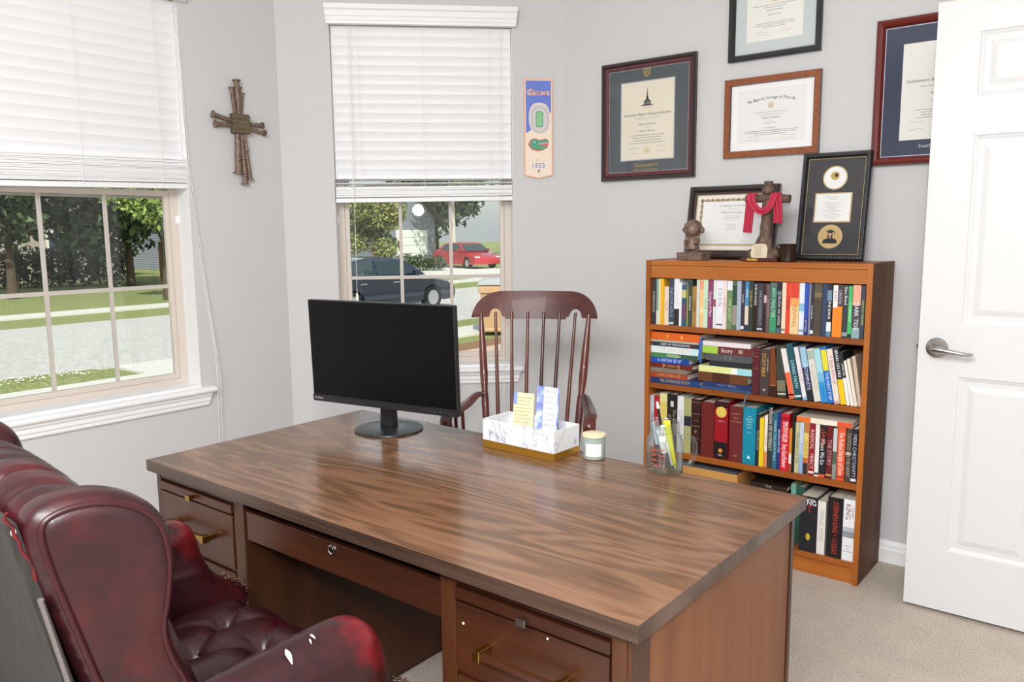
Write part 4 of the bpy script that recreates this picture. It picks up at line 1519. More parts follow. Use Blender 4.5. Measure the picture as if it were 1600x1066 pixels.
ROW1 = [
    (-1.6707, -1.65, 0.194, '#3b3438', 'dark plum paperback with pale lettering', 'CHRONICLES', '#cfc4b8', (), 0.5, 0.7),
    (-1.65, -1.6376, 0.195, '#8ca69a', 'thin grey-green paperback with a mottled spine', '', '#ffffff', ((0, 0.3, '#d8ddd0'),), 0.5, 0.7),
    (-1.6376, -1.6277, 0.195, '#e8e3bc', 'very thin pale cream paperback', '', '#ffffff', (), 0.5, 0.7),
    (-1.6277, -1.6113, 0.196, '#f0b51f', 'bright yellow paperback with a blank spine', '', '#ffffff', (), 0.5, 0.7),
    (-1.6106, -1.59, 0.163, '#e9d8c0', 'short cream paperback between yellow and slate', 'FOUR', '#b08a60', (), 0.5, 0.7),
    (-1.5886, -1.5658, 0.197, '#394756', 'dark slate-blue hardback with a small white mark', 'THE LOVE HOUR', '#aab4c4', ((0.03, 0.07, '#f0f0f0'),), 0.5, 0.7),
    (-1.5651, -1.5405, 0.198, '#e7e7ea', 'paperback white above and black below', '', '#ffffff', ((0, 0.36, '#2a2528'),), 0.5, 0.7),
    (-1.5402, -1.5293, 0.183, '#eeeef0', 'thin plain white paperback', '', '#ffffff', (), 0.5, 0.7),
    (-1.5289, -1.5079, 0.17, '#2f5a74', 'short blue paperback with a purple lower half', '', '#ffffff', ((0.17, 0.57, '#6b4566'), (0.7, 0.9, '#c9c27c')), 0.5, 0.7),
    (-1.5076, -1.5024, 0.17, '#b3a63f', 'narrow mustard-green booklet', '', '#ffffff', (), 0.5, 0.7),
    (-1.5017, -1.4828, 0.196, '#3c4940', 'dark green paperback with white script', 'Adventure', '#e8ece6', (), 0.5, 0.7),
    (-1.4822, -1.4641, 0.169, '#a9803e', 'short gold-brown paperback with black print', 'HOBBIT', '#2a2018', (), 0.5, 0.7),
    (-1.4625, -1.4487, 0.197, '#d6d5c8', 'thin pale grey paperback', '', '#ffffff', (), 0.5, 0.7),
    (-1.4481, -1.4315, 0.198, '#f3c684', 'pale orange floral paperback', '', '#ffffff', ((0.8, 0.97, '#f09a7a'), (0.3, 0.42, '#f7dfae')), 0.5, 0.7),
    (-1.4309, -1.4119, 0.198, '#c6e2c2', 'mint green paperback', 'GRACE', '#7fa880', (), 0.5, 0.7),
    (-1.4112, -1.3911, 0.198, '#8a3a6c', 'magenta paperback with curly white lettering', 'Crying in H Mart', '#ffffff', (), 0.5, 0.7),
    (-1.3905, -1.3786, 0.198, '#dde8dd', 'narrow white and pale green paperback', '', '#ffffff', ((0.45, 0.6, '#a05060'),), 0.5, 0.7),
    (-1.378, -1.3477, 0.198, '#ece9f1', 'thick white hardback with spaced grey letters', 'E D E N', '#8d8fa2', ((0.07, 0.1, '#555560'),), 0.65, 0.7),
    (-1.3471, -1.3308, 0.198, '#ead9cf', 'pale pink paperback with small red letters', 'LETTERS TO', '#b0756c', (), 0.5, 0.7),
    (-1.3302, -1.308, 0.197, '#6e8a5b', 'sage green paperback with a white top', 'THE SECRET', '#c6d8a8', ((0.8, 1, '#e4e4ea'),), 0.4, 0.7),
    (-1.3074, -1.2883, 0.198, '#55674f', 'dark moss paperback with pinkish blotches', '', '#ffffff', ((0.1, 0.5, '#9c8f86'), (0.5, 0.9, '#2f4a3c')), 0.5, 0.7),
    (-1.2877, -1.2704, 0.197, '#a5b1c1', 'light blue-grey hardback with a plain spine', '', '#ffffff', (), 0.5, 0.7),
    (-1.2698, -1.257, 0.196, '#39323f', 'dark aubergine paperback with white capitals', 'SALOME', '#cfc9d6', ((0.03, 0.09, '#e8e8ee'),), 0.65, 0.7),
    (-1.2564, -1.2398, 0.197, '#4f8fbd', 'paperback fading from blue through sky to cream', 'ANNA', '#d8ecf6', ((0.12, 0.5, '#e8d4be'), (0, 0.12, '#2a3a4c')), 0.75, 0.7),
    (-1.2392, -1.221, 0.196, '#2f3b33', 'black-green paperback with gold capitals', 'QUEEN OF', '#c2a95e', (), 0.65, 0.7),
    (-1.2213, -1.2044, 0.192, '#1c191c', 'black paperback with bold white capitals', 'EVELYN HUGO', '#f4f4f4', ((0, 0.5, '#2c1c16'),), 0.75, 0.9),
    (-1.2037, -1.1805, 0.191, '#3b3b42', 'charcoal hardback with faint vertical title', 'THE HOUSEHOLD', '#9a9aa4', ((0.04, 0.07, '#f0f0f0'),), 0.5, 0.7),
    (-1.1799, -1.169, 0.192, '#4a262c', 'narrow black book with a crimson top', '', '#ffffff', ((0, 0.35, '#2c2426'), (0.6, 0.75, '#d8b8b8')), 0.5, 0.7),
    (-1.1684, -1.1544, 0.189, '#695652', 'muted mauve-brown paperback', 'IN THE WOOD', '#b79a90', (), 0.5, 0.7),
    (-1.1531, -1.1273, 0.196, '#3d7862', 'teal-green hardback with a leafy spine', 'ANY PSALTER', '#b9dcc8', ((0, 0.38, '#3f9566'), (0.9, 1, '#5a6a68')), 0.6, 0.7),
    (-1.1266, -1.1091, 0.198, '#2a222d', 'black paperback with thin white capitals', 'TRUTHS WE CHOSE', '#e6e0ea', ((0.75, 0.82, '#6f7c8c'), (0, 0.1, '#4a6478')), 0.45, 0.55),
    (-1.1085, -1.093, 0.197, '#ecd9ba', 'thin cream paperback left of the tomato red one', '', '#ffffff', ((0.05, 0.09, '#8a8a70'),), 0.5, 0.7),
    (-1.0924, -1.0751, 0.198, '#df432c', 'tomato red paperback', 'A GOSPEL', '#7a1b10', (), 0.6, 0.7),
    (-1.0745, -1.0422, 0.198, '#ecca90', 'wide sand paperback with a red painted top', 'REVIVAL', '#c47a3a', ((0.7, 1, '#d9402c'), (0.55, 0.7, '#eea055')), 0.35, 0.7),
    (-1.0416, -1.0216, 0.198, '#dfe9f3', 'white paperback with a pale blue wave', '', '#ffffff', ((0.45, 0.6, '#8fc0dc'), (0.05, 0.1, '#8fa4c4')), 0.5, 0.7),
    (-1.021, -1.0067, 0.197, '#2b4fae', 'royal blue paperback', 'VICTORIA', '#c8d4f0', ((0, 0.32, '#252c6a'),), 0.18, 0.6),
    (-1.0061, -0.9989, 0.198, '#8e8c99', 'narrow grey paperback', '', '#ffffff', (), 0.5, 0.7),
    (-0.9983, -0.9864, 0.196, '#34343c', 'charcoal paperback with lower-case white title', 'handmaids tale', '#e4e4ea', ((0.03, 0.1, '#e6e6ea'),), 0.45, 0.9),
    (-0.9853, -0.957, 0.198, '#574d3f', 'wide taupe cloth hardback with a faded panel', '', '#ffffff', ((0.74, 0.82, '#7e6c4a'), (0.04, 0.7, '#4d453b')), 0.5, 0.7),
    (-0.9558, -0.9384, 0.198, '#34425f', 'plain navy hardback', '', '#ffffff', (), 0.5, 0.7),
    (-0.9378, -0.9204, 0.197, '#23272e', 'black paperback reading The Shack', 'THE SHACK', '#ffffff', ((0.1, 0.28, '#dfeaf0'), (0, 0.1, '#5f8296'), (0.68, 0.88, '#6d8ca0')), 0.5, 0.95),
    (-0.9181, -0.9009, 0.193, '#f08a24', 'orange paperback with a white upper half', 'FUNNY', '#6a6a6a', ((0.57, 1, '#f2efec'),), 0.78, 0.8),
    (-0.9003, -0.8833, 0.192, '#ef8722', 'orange paperback with a dark upper half', 'CARAVAL', '#c9c4da', ((0.6, 1, '#3a3d48'),), 0.78, 0.7),
    (-0.8827, -0.8629, 0.194, '#343840', 'charcoal paperback with bold white name', 'Gary Brand', '#f2f2f2', ((0.03, 0.1, '#9aa0a8'),), 0.8, 0.8),
    (-0.8618, -0.8478, 0.192, '#49b565', 'leaf green paperback', 'TO SURRENDER', '#c4f0c8', ((0, 0.08, '#202a30'),), 0.5, 0.7),
    (-0.8473, -0.8195, 0.196, '#4a4350', 'wide slate paperback with a salmon top', 'DARK TIDE', '#f4f4f4', ((0.62, 1, '#f0a68c'), (0, 0.2, '#8fa6ad')), 0.42, 0.6),
    (-0.8184, -0.8046, 0.194, '#3a4550', 'slate paperback with lime lettering', 'THE PLOT THICKEN', '#c3d64a', (), 0.5, 0.9),
]

# ------------------------------------------------------------------ books
def bmat(c):
    return mat('book_' + c.lstrip('#'), c, .42)
_labels = set()
def book(x, y, z, t_, h, d, col, label, group, title='', tc='#fff', bands=(), tz=.5, ts=.6, rot=0.0, hard=False, extra=None, tcap=.52, pages=None, vert=False):
    """spine faces -y; rot leans (+) to the left about the foot, rot=-90 lays it flat reading left to right"""
    b = MB()
    m = bmat(col)
    c = min(.0022, t_ * .18)
    b.box(0, t_, 0, c, 0, h, m)
    b.box(0, c, c, d, 0, h, m)
    b.box(t_ - c, t_, c, d, 0, h, m)
    e = .0004
    for (f0, f1, bc_) in bands:
        b.box(e, t_ - e, -.00025, .0005, h * f0 + (e if f0 == 0 else 0), h * f1 - (e if f1 == 1 else 0), bmat(bc_))
    if hard:
        for zz in (.05, .95):
            b.box(-.0002, t_ + .0002, -.0004, .0006, h * zz - .0006, h * zz + .0006, m)
    if title:
        tm = mat('print_' + tc.lstrip('#'), tc, .6)
        if vert:
            for i, ln in enumerate(title.split('|')):
                b.text(ln, (t_ / 2, -.0006, h * tz - i * t_ * .22), (1, 0, 0), (0, 0, 1), t_ * .13, tm, t_ * .82)
        else:
            lines = title.split('|')
            for i, ln in enumerate(lines):
                off = (0 if len(lines) == 1 else (.22 if i == 0 else -.22)) * t_
                b.text(ln, (t_ / 2 + off, -.0006, h * tz), (0, 0, -1), (1, 0, 0), t_ * tcap / len(lines), tm, h * ts)
    if extra:
        extra(b, t_, h)
    o = b.build('book', loc=(x, y, z), rot=(0, R(-rot), 0))
    lb = label
    assert lb not in _labels, lb
    assert len(lb.split()) <= 16, lb
    _labels.add(lb)
    tag(o, lb, 'book', group)
    b = MB()
    k = .0030 if hard else .0008
    if t_ > .004:
        b.box(c, t_ - c, c, d - k, k, h - k, pages or M_pages)
        b.build('pages', o)
    return o

g = random.Random(9)
for i, (xa, xb, h, col, desc, title, tc, bands, tz, ts) in enumerate(ROW1):
    dep = g.uniform(.130, .165)
    book(xa, 3.050 + g.uniform(-.002, .004), .9372, xb - xa - .0002, h, dep, col, desc + ', on the top shelf', 'books standing on the top shelf', title, tc, bands, tz, min(.92, ts + .1), 0, 'hardback' in desc)

# second shelf, two flat piles; (x0, x1, z0, z1)
FLAT_A = [
    (-1.6835, -1.443, .6836, .7075, '#24427a', 'navy hardback', 'lowest of the left pile', 'THE CAMBRIDGE STUDY', '#c9a85e', ((.80, .97, '#1d3565'),), True),
    (-1.6803, -1.496, .7078, .7315, '#a2472a', 'rust brown book', 'second from the bottom of the left pile', 'CONCORDANCE', '#d8a06a', ((.3, .34, '#7c3320'),), False),
    (-1.6806, -1.501, .7318, .7510, '#857a6c', 'dull grey cloth book', 'third from the bottom of the left pile', '', '#fff', (), True),
    (-1.6798, -1.475, .7513, .7715, '#6e231f', 'maroon leather book with gold bands', 'under the blue one in the left pile', 'II  OCH  II', '#d9b070', ((.30, .32, '#c99a5a'), (.68, .70, '#c99a5a')), False),
    (-1.6802, -1.493, .7718, .7955, '#1c55b4', 'bright blue paperback', 'in the middle of the left pile', 'B  HISTORY OF NT', '#d7e4ff', ((.02, .30, '#18479a'), (.36, .37, '#b8ccf4')), False),
    (-1.6816, -1.454, .7958, .8150, '#4f8a4f', 'green paperback with cream lettering', 'left pile', 'INDELIBLE', '#f0ecc8', ((.0, .42, '#3a5a44'),), False),
    (-1.6821, -1.446, .8153, .8448, '#cfe9ea', 'thick white and aqua book', 'left pile', 'THE LIVING BREATH', '#e6c6b0', ((.18, 1, '#e6f3f3'),), False),
    (-1.6649, -1.4485, .8451, .8625, '#2b3443', 'navy paperback reading Habits of the Household', 'left pile', 'HABITS OF THE HOUSEHOLD', '#f2f2f2', ((.08, .26, '#4c2c38'),), False),
    (-1.6728, -1.4505, .8628, .8712, '#b9b4a4', 'thin grey-cream booklet', 'below the orange book, left pile', '', '#fff', (), False),
    (-1.6819, -1.448, .8715, .9035, '#e0661c', 'orange hardback', 'topmost of the left pile', 'II        &', '#f2c46a', (), True),
]
FLAT_B = [
    (-1.4392, -1.2183, .6836, .6935, '#38547f', 'flat slate blue book', 'lowest of the right pile', '', '#fff', (), True),
    (-1.4271, -1.2206, .6938, .7150, '#28396a', 'dark navy leather bible', 'second from the bottom of the right pile', 'HOLY BIBLE', '#8a8fb0', (), True),
    (-1.4478, -1.2351, .7153, .7545, '#6a3f22', 'thick brown leather book with darker bands', 'right pile', '', '#fff', ((.36, .7, '#4a2a18'),), True),
    (-1.4467, -1.2194, .7548, .7810, '#e6e9a0', 'pale yellow and aqua book', 'right pile', '', '#fff', ((.0, .26, '#9fdde0'), (.26, .38, '#f4f4ee')), False),
    (-1.4028, -1.2201, .7813, .8045, '#2c2c30', 'black leather book', 'right pile', '', '#fff', (), True),
    (-1.4159, -1.2210, .8048, .8330, '#55555a', 'charcoal grey bible', 'right pile', 'E  E', '#8c8c92', (), True),
    (-1.4326, -1.2203, .8333, .8640, '#6b2f2c', 'brown book reading Story with a lime green end', 'right pile', 'Story    III', '#f2e8e4', ((.68, 1, '#a6cf4a'),), False),
    (-1.4331, -1.2275, .8643, .8830, '#eadfde', 'white paperback', 'topmost of the right pile', '', '#fff', (), False),
]
for rows_, gname in ((FLAT_A, 'left pile of flat books on the second shelf'), (FLAT_B, 'right pile of flat books on the second shelf')):
    for (xa, xb, za, zb_, col, desc, where, title, tc, bands, hard) in rows_:
        ex = None
        nbands = tuple((f0, f1, c) for f0, f1, c in bands)
        xa = max(xa, -1.6720)
        book(xb, 3.050 + g.uniform(0, .006), za, zb_ - za, xb - xa, g.uniform(.150, .19), col, desc + ', ' + (where if 'pile' in where else where) + ', second shelf', gname, title, tc, nbands, .5 if 'Story' not in desc else .40, .62, 90, hard)
# blue ribbon marker hanging from the orange book
b = MB()
b.tube([(-1.4465, 3.09, .885), (-1.4400, 3.052, .880), (-1.4385, 3.046, .850), (-1.4420, 3.045, .815), (-1.4350, 3.045, .790)], [.005, .006, .006, .006, .004], mat('blue_ribbon', '#2a62b8', .5), 8, flat=(.18, (.0, 1, 0)))
tag(b.build('ribbon_bookmark', smooth=50), 'blue ribbon marker hanging out of the flat book piles on the second shelf', 'bookmark')
b = MB()
b.tube([(-1.229, 3.052, .684), (-1.231, 3.036, .681), (-1.236, 3.034, .660), (-1.243, 3.034, .640)], [.0035] * 4, mat('grey_ribbon', '#5a6f80', .5), 8, flat=(.2, (0, 1, 0)))
tag(b.build('ribbon_bookmark', smooth=50), 'grey-blue ribbon hanging over the front of the second shelf', 'bookmark')

def gold_block(b, t_, h):
    b.text('STUDY BIBLE', (t_ * .38, -.0006, h * .66), (0, 0, -1), (1, 0, 0), t_ * .36, mat('print_e0a83a', '#e0a83a', .5), h * .5)
    b.text('NEW TESTAMENT', (t_ * .80, -.0006, h * .66), (0, 0, -1), (1, 0, 0), t_ * .12, mat('print_ded6c8', '#ded6c8', .5), h * .48)
    b.box(t_ * .36, t_ * .66, -.0006, 0, h * .10, h * .15, mat('print_9a948c', '#9a948c', .6))
G2 = 'books standing at the right of the second shelf'
Z2 = .6836
book(-1.2165, 3.052, Z2, .0275, .190, .17, '#5c1f2a', 'maroon leather hardback standing beside the right pile, second shelf', G2, '', '#fff', ((.55, .56, '#a0603a'), (.80, .81, '#a0603a'), (.88, .885, '#a0603a')), hard=True)
book(-1.1865, 3.052, Z2, .0385, .186, .17, '#4a3c38', 'dark taupe hardback with gold block letters, second shelf', G2, '', '#fff', (), hard=True, extra=gold_block)
book(-1.1455, 3.056, Z2, .0255, .192, .16, '#7a3f1c', 'brown tooled leather book, second shelf', G2, '', '#fff', ((0, .22, '#3a2014'), (.22, .24, '#b07a40')), rot=1.5)
book(-1.1130, 3.056, Z2 + .0005, .0330, .196, .16, '#3d4038', 'black-green hardback leaning beside the brown leather book', G2, '', '#fff', ((.12, .34, '#7c785c'), (.05, .08, '#d8d8d0')), rot=5.2, hard=True)
LEAN = [
    (-1.0655, .0200, .197, '#e8e0da', 'white and orange paperback leaning, second shelf', '', '#c05038', ((0, .52, '#ee6a44'), (.06, .09, '#ffd8c0')), 12.2),
    (-1.0420, .0245, .217, '#1f5560', 'teal hardback leaning, its title in pale capitals', 'LIVING FAITH', '#b8dce0', ((.04, .07, '#e8f0f0'),), 12.2),
    (-1.0130, .0155, .207, '#e8e2e6', 'slim white paperback leaning right of the teal hardback', 'THE QUIET', '#c8a0a4', ((0, .06, '#8ab8d8'),), 12.2),
    (-.9960, .0235, .208, '#2b3158', 'paperback, sky blue above and navy below, leaning', 'A COMPLETE', '#d8dcf0', ((.62, 1, '#9cc4dc'), (0, .25, '#232a30')), 11.0),
    (-.9700, .0245, .203, '#dcd9cd', 'cream paperback with a grey sketch at its top, leaning', 'ROSE GARDEN', '#c8b4a4', ((.80, .97, '#a9b8a8'),), 10.8),
    (-.9445, .0225, .206, '#a9d8e2', 'aqua paperback fading to bright blue at its foot', 'OCEAN', '#5fa8c8', ((0, .38, '#2c8fd0'), (.38, .55, '#7cc0dc')), 10.6),
    (-.9200, .0210, .214, '#1f6fc4', 'bright blue paperback with a yellow title panel', 'THE NEXT STEP', '#d8ecff', ((.58, .95, '#e8d83a'),), 10.5),
    (-.8965, .0205, .208, '#eadbd2', 'pale pink paperback reading It Ends With Us', 'IT ENDS WITH US', '#a8584a', ((0, .06, '#d8a8a0'),), 10.6),
    (-.8740, .0205, .212, '#22262a', 'black and yellow paperback reading Brain on Fire', 'BRAIN ON FIRE', '#f2f2f2', ((0, .45, '#f0c818'),), 10.4),
    (-.8515, .0125, .200, '#26282c', 'thin black paperback with a white lower part', 'WHEN WE', '#f0f0f0', ((0, .52, '#eceae6'),), 10.8),
    (-.8375, .0110, .170, '#eee8dc', 'short thin white paperback leaning near the right end', '', '#fff', (), 12.2),
    (-.8250, .0110, .178, '#e6dcc8', 'short cream paperback leaning beside the last book', '', '#fff', (), 11.5),
]
for (x, t_, h, col, lb, title, tc, bands, rot) in LEAN:
    tz = {'BRAIN ON FIRE': .73, 'WHEN WE': .68, 'IT ENDS WITH US': .62, 'THE NEXT STEP': .30}.get(title, .45)
    book(x, 3.052 + g.uniform(0, .004), Z2 + .0002, t_, h, g.uniform(.13, .15), col, lb, G2, title, tc, bands, tz, .5, rot)
def arch(b, t_, h):
    m1, m2 = mat('print_f0ead8', '#f0ead8', .6), mat('print_6a7484', '#6a7484', .6)
o = book(-.8125, 3.060, Z2 + .0002, .0120, .188, .14, '#cbb8a4', 'beige booklet with an arched figure on its cover, last on the second shelf', G2, '', '#fff', (), rot=9.6)

# third shelf
def nlt(b, t_, h):
    b.lathe([(t_ * .40, 0), (t_ * .40, -.0006)], mat('print_e6c65a', '#e6c65a', .5), 28, (t_ * .5, 0, h * .82), axis='y')
    b.text('TYNDALE', (t_ * .5, -.0007, h * .66), (1, 0, 0), (0, 0, 1), .0045, mat('print_f2dada', '#f2dada', .5), t_ * .6)
    b.lathe([(t_ * .16, 0), (t_ * .16, -.0007)], mat('print_e08a3a', '#e08a3a', .5), 16, (t_ * .5, 0, h * .15), axis='y')
    b.text('NLT', (t_ * .5, -.0007, h * .07), (1, 0, 0), (0, 0, 1), .0065, mat('print_ffffff', '#ffffff', .5))
def unger(b, t_, h):
    m_ = mat('print_b8885e', '#b8885e', .5)
    for i, w in enumerate(("UNGER'S", 'BIBLE', 'DICTIONARY')):
        b.text(w, (t_ * .5, -.0006, h * (.86 - i * .07)), (1, 0, 0), (0, 0, 1), .0065, m_, t_ * .84)
    b.text('MP', (t_ * .5, -.0006, h * .10), (1, 0, 0), (0, 0, 1), .010, m_, t_ * .4)
def teal(b, t_, h):
    m_ = mat('print_c8eef6', '#c8eef6', .5)
    for i, w in enumerate(('THE', 'HEBREW', 'GREEK', 'STUDY', 'BIBLE')):
        b.text(w, (t_ * .5, -.0006, h * (.84 - i * .048)), (1, 0, 0), (0, 0, 1), .0055, m_, t_ * .7)
    b.text('KEYED', (t_ * .5, -.0006, h * .56), (1, 0, 0), (0, 0, 1), .004, m_, t_ * .6)
    b.prism([(t_ * .34, h * .10), (t_ * .66, h * .10), (t_ * .5, h * .16)], -.0006, 0, m_, 'xz')
def rings(b, t_, h):
    m_ = mat('print_e8603a', '#e8603a', .5)
    for i, (u, v_) in enumerate(((.35, .90), (.75, .84), (.3, .78), (.7, .71), (.4, .65))):
        pts = [(t_ * u + .0065 * math.cos(a * PI / 6), -.0004, h * v_ + .0075 * math.sin(a * PI / 6)) for a in range(13)]
        pts = [(min(max(p[0], .0015), t_ - .0015), p[1], p[2]) for p in pts]
        b.tube(pts, .0009, m_, 5)
def white_box(b, t_, h):
    b.box(t_ * .34, t_ * .66, -.0006, 0, h * .78, h * .88, mat('print_d8d4cc', '#d8d4cc', .5))
def bands_gold(b, t_, h):
    for f in (.02, .30, .52, .74, .95):
        b.box(.0005, t_ - .0005, -.0016, 0, h * f - .0012, h * f + .0012, mat('print_8a6a58', '#8a6a58', .5))
    b.text('STUDY', (t_ * .5, -.0006, h * .62), (1, 0, 0), (0, 0, 1), .005, mat('print_a8865e', '#a8865e', .5), t_ * .5)
    b.prism([(t_ * .35, h * .44), (t_ * .65, h * .44), (t_ * .5, h * .38)], -.0006, 0, mat('print_a8865e', '#a8865e', .5), 'xz')
T3 = [
    (-1.6715, -1.6526, .231, '#c3cbd6', 'pale blue-white paperback at the left end of the third shelf', 'STRANGER', '#39486a', (), None, .14),
    (-1.6510, -1.6245, .233, '#b3242a', 'bright red book with white capitals behind the mason jar', 'HER', '#f2e6e6', (), None, .14),
    (-1.6229, -1.5890, .246, '#eadf9a', 'pale yellow paperback behind the mason jar', '', '#fff', ((.55, .85, '#e2cf70'),), None, .15),
    (-1.5874, -1.5418, .247, '#26221f', 'thick black hardback with a white square near its top', 'The Discipline|of Grace', '#b0a890', (), white_box, .18),
    (-1.5403, -1.5103, .243, '#e8e8e8', 'plain white paperback on the third shelf', 'COMMENTARY', '#a8a8b0', (), None, .17),
    (-1.5088, -1.4763, .237, '#aeab74', 'olive cream cloth book with a navy band', '', '#fff', ((.50, .68, '#262c3a'),), None, .16),
    (-1.4748, -1.4340, .238, '#371a17', 'dark brown leather book with raised bands', '', '#fff', (), bands_gold, .18),
    (-1.4296, -1.3724, .234, '#6e2422', 'thick plain maroon hardback on the third shelf', '', '#fff', (), None, .19),
    (-1.3710, -1.3137, .243, '#9c1420', 'thick black and red bible with a gold disc', '', '#fff', ((0, .30, '#1a1416'), (.90, 1, '#221417')), nlt, .18),
    (-1.3068, -1.2509, .231, '#6f2a2a', "thick maroon Bible dictionary with faded gold title", '', '#fff', (), unger, .18),
    (-1.2482, -1.1949, .234, '#118ca6', 'thick turquoise hardback on the third shelf', '', '#fff', (), teal, .19),
    (-1.1935, -1.1791, .210, '#292a38', 'narrow dark navy book right of the turquoise hardback', 'FOUNDATION', '#b0b4c0', (), None, .16),
    (-1.1778, -1.1608, .199, '#f2cf1c', 'narrow yellow paperback on the third shelf', '', '#fff', (), None, .15),
    (-1.1595, -1.1478, .211, '#eee8dc', 'narrow white book with an orange foot', 'PRAYERS', '#c8a080', ((0, .3, '#e8884a'),), None, .15),
    (-1.1465, -1.1259, .223, '#3a3a38', 'charcoal hardback reading Person of Interest', 'PERSON OF INTEREST', '#d8d4c8', ((.42, .96, '#4a4a46'),), None, .17),
    (-1.1246, -1.1080, .229, '#2f6c82', 'steel blue paperback with pale capitals, third shelf', 'WHERE THE LIGHT FALLS', '#a8d4e0', (), None, .17),
    (-1.1067, -1.0940, .231, '#2a3478', 'narrow indigo hardback left of the red one', 'REASON FOR GOD', '#e0e4f4', (), None, .17),
    (-1.0928, -1.0615, .228, '#d61e2c', 'red hardback with bold white name Timothy Keller', 'TIMOTHY KELLER   Every Good Endeavor', '#ffffff', ((.88, .95, '#a01420'),), None, .17),
    (-1.0601, -1.0488, .171, '#d98a2c', 'short orange and white paperback right of the red hardback', '', '#fff', ((.18, .42, '#efe8dc'), (0, .18, '#a8462c')), None, .12),
    (-1.0476, -1.0377, .238, '#1c1c1e', 'tall narrow black book beside the horizontal one', '', '#fff', (), None, .17),
    (-1.0364, -1.0204, .201, '#c9c496', 'thin khaki cream paperback under the horizontal book', 'THE HEART OF THE', '#6a6848', (), None, .14),
    (-1.0192, -1.0045, .203, '#c2d4ea', 'thin pale blue paperback under the horizontal book', 'GENTLE', '#7a9cc8', ((0, .38, '#8fb4dc'),), None, .14),
    (-1.0032, -.9838, .206, '#e2c86a', 'sunset yellow and orange paperback with a dark foot', 'SUNRISE', '#b08a40', ((0, .22, '#3a3038'), (.22, .32, '#c8643a'), (.8, 1, '#c07a44')), None, .14),
    (-.9826, -.9609, .206, '#98242c', 'crimson paperback with white marks, third shelf', 'RADICAL   MERCY', '#e8c8c8', ((.04, .08, '#f0e0e0'),), None, .14),
    (-.9597, -.9442, .205, '#efece6', 'narrow white paperback between crimson and black', '', '#fff', ((.03, .07, '#3a3a3a'),), None, .14),
    (-.9430, -.9193, .202, '#22262a', 'black paperback patterned with orange rings', 'Where We Go', '#f0f0f0', ((0, .06, '#e8603a'),), rings, .15),
    (-.9181, -.8947, .203, '#6a1c20', 'dark red hardback right of the ringed black book', 'THE STORY', '#c8a0a0', ((.05, .08, '#d8b060'),), None, .16),
    (-.8935, -.8784, .198, '#5a6458', 'mossy book with a grey-white upper half', '', '#fff', ((.55, 1, '#c9cccf'), (0, .3, '#8a9488')), None, .14),
    (-.8772, -.8496, .204, '#ea5a2c', 'orange-red paperback with long white title', 'The Radical Disciple of Christ', '#fff4ec', ((.05, .11, '#b83a18'),), None, .15),
    (-.8473, -.8268, .206, '#46403a', 'grey-brown paperback with an old face, near right end', 'TATTOOS ON THE HEART', '#b8a48a', ((.5, .55, '#c8bcae'),), None, .16),
    (-.8257, -.8050, .206, '#23242c', 'blue-black paperback at the right end of third shelf', 'MERE CHRISTIANITY', '#b8bcd0', ((.03, .08, '#e4e4ea'),), None, .16),
]
for (xa, xb, h, col, lb, title, tc, bands, ex, d) in T3:
    th = xb - xa - .0003
    tz = {'PERSON OF INTEREST': .70, 'TIMOTHY KELLER   Every Good Endeavor': .46}.get(title, .5)
    book(xa, 3.050 + g.uniform(-.001, .004), .3942, th, min(h, .249), d, col, lb, 'books standing on the third shelf', title, tc, bands, tz, .82 if len(title) > 11 else .5, 0, d > .165, ex, .62)
# horizontal one across the top
book(-.8270, 3.046, .6014, .0200, .2050, .15, '#eee6d4', 'white, yellow and orange book lying flat across the row', 'books standing on the third shelf', '', '#fff', ((.0, .26, '#e2582c'), (.74, 1, '#e8742c')), rot=90)
# bottom shelf
def it(b, t_, h):
    w, r_ = mat('print_ffffff', '#ffffff', .5), mat('print_b01818', '#b01818', .5)
    b.text('STEPHEN', (t_ * .5, -.0006, h * .94), (1, 0, 0), (0, 0, 1), .0085, w, t_ * .84)
    b.text('KING', (t_ * .5, -.0006, h * .885), (1, 0, 0), (0, 0, 1), .018, w, t_ * .86)
    b.text('IT', (t_ * .5, -.0006, h * .77), (1, 0, 0), (0, 0, 1), .030, r_, t_ * .8)
    b.ball((t_ * .52, -.0004, h * .27), .012, mat('print_c8a838', '#c8a838', .5), 10, 8, (.7, .05, 1.2))
def nk(b, t_, h):
    r_ = mat('print_7a3034', '#7a3034', .5)
    b.text('STEPHEN', (t_ * .78, -.0006, h * .80), (0, 0, -1), (1, 0, 0), .007, r_, h * .34)
    b.text('KING', (t_ * .38, -.0006, h * .80), (0, 0, -1), (1, 0, 0), .018, r_, h * .30)
    b.box(.001, t_ - .001, -.0004, 0, h * .38, h * .48, mat('print_8e9298', '#8e9298', .6))
    for i, w in enumerate(('NIGHTS', 'IN', 'RODANTHE')):
        b.text(w, (t_ * .5, -.0006, h * (.24 - i * .045)), (1, 0, 0), (0, 0, 1), .005, mat('print_5a5a60', '#5a5a60', .5), t_ * .8)
ZB = .0872
G4 = 'books standing on the bottom shelf'
book(-1.0070, 3.050, ZB, .0665, .222, .155, '#1e2126', 'thick black paperback with white and red lettering, bottom shelf', G4, '', '#fff', (), extra=it)
book(-.9390, 3.052, ZB, .0300, .212, .15, '#e6e2da', 'cream white paperback between the two thick black ones', G4, 'STEPHEN KING  THE STAND', '#b8b4ac', (), .55, .6)
book(-.9010, 3.050, ZB, .0560, .238, .165, '#191719', 'thick black hardback with red title, bottom shelf', G4, 'STEPHEN KING • 11/22/63', '#c8382c', (), .5, .86, 0, True, None, .34)
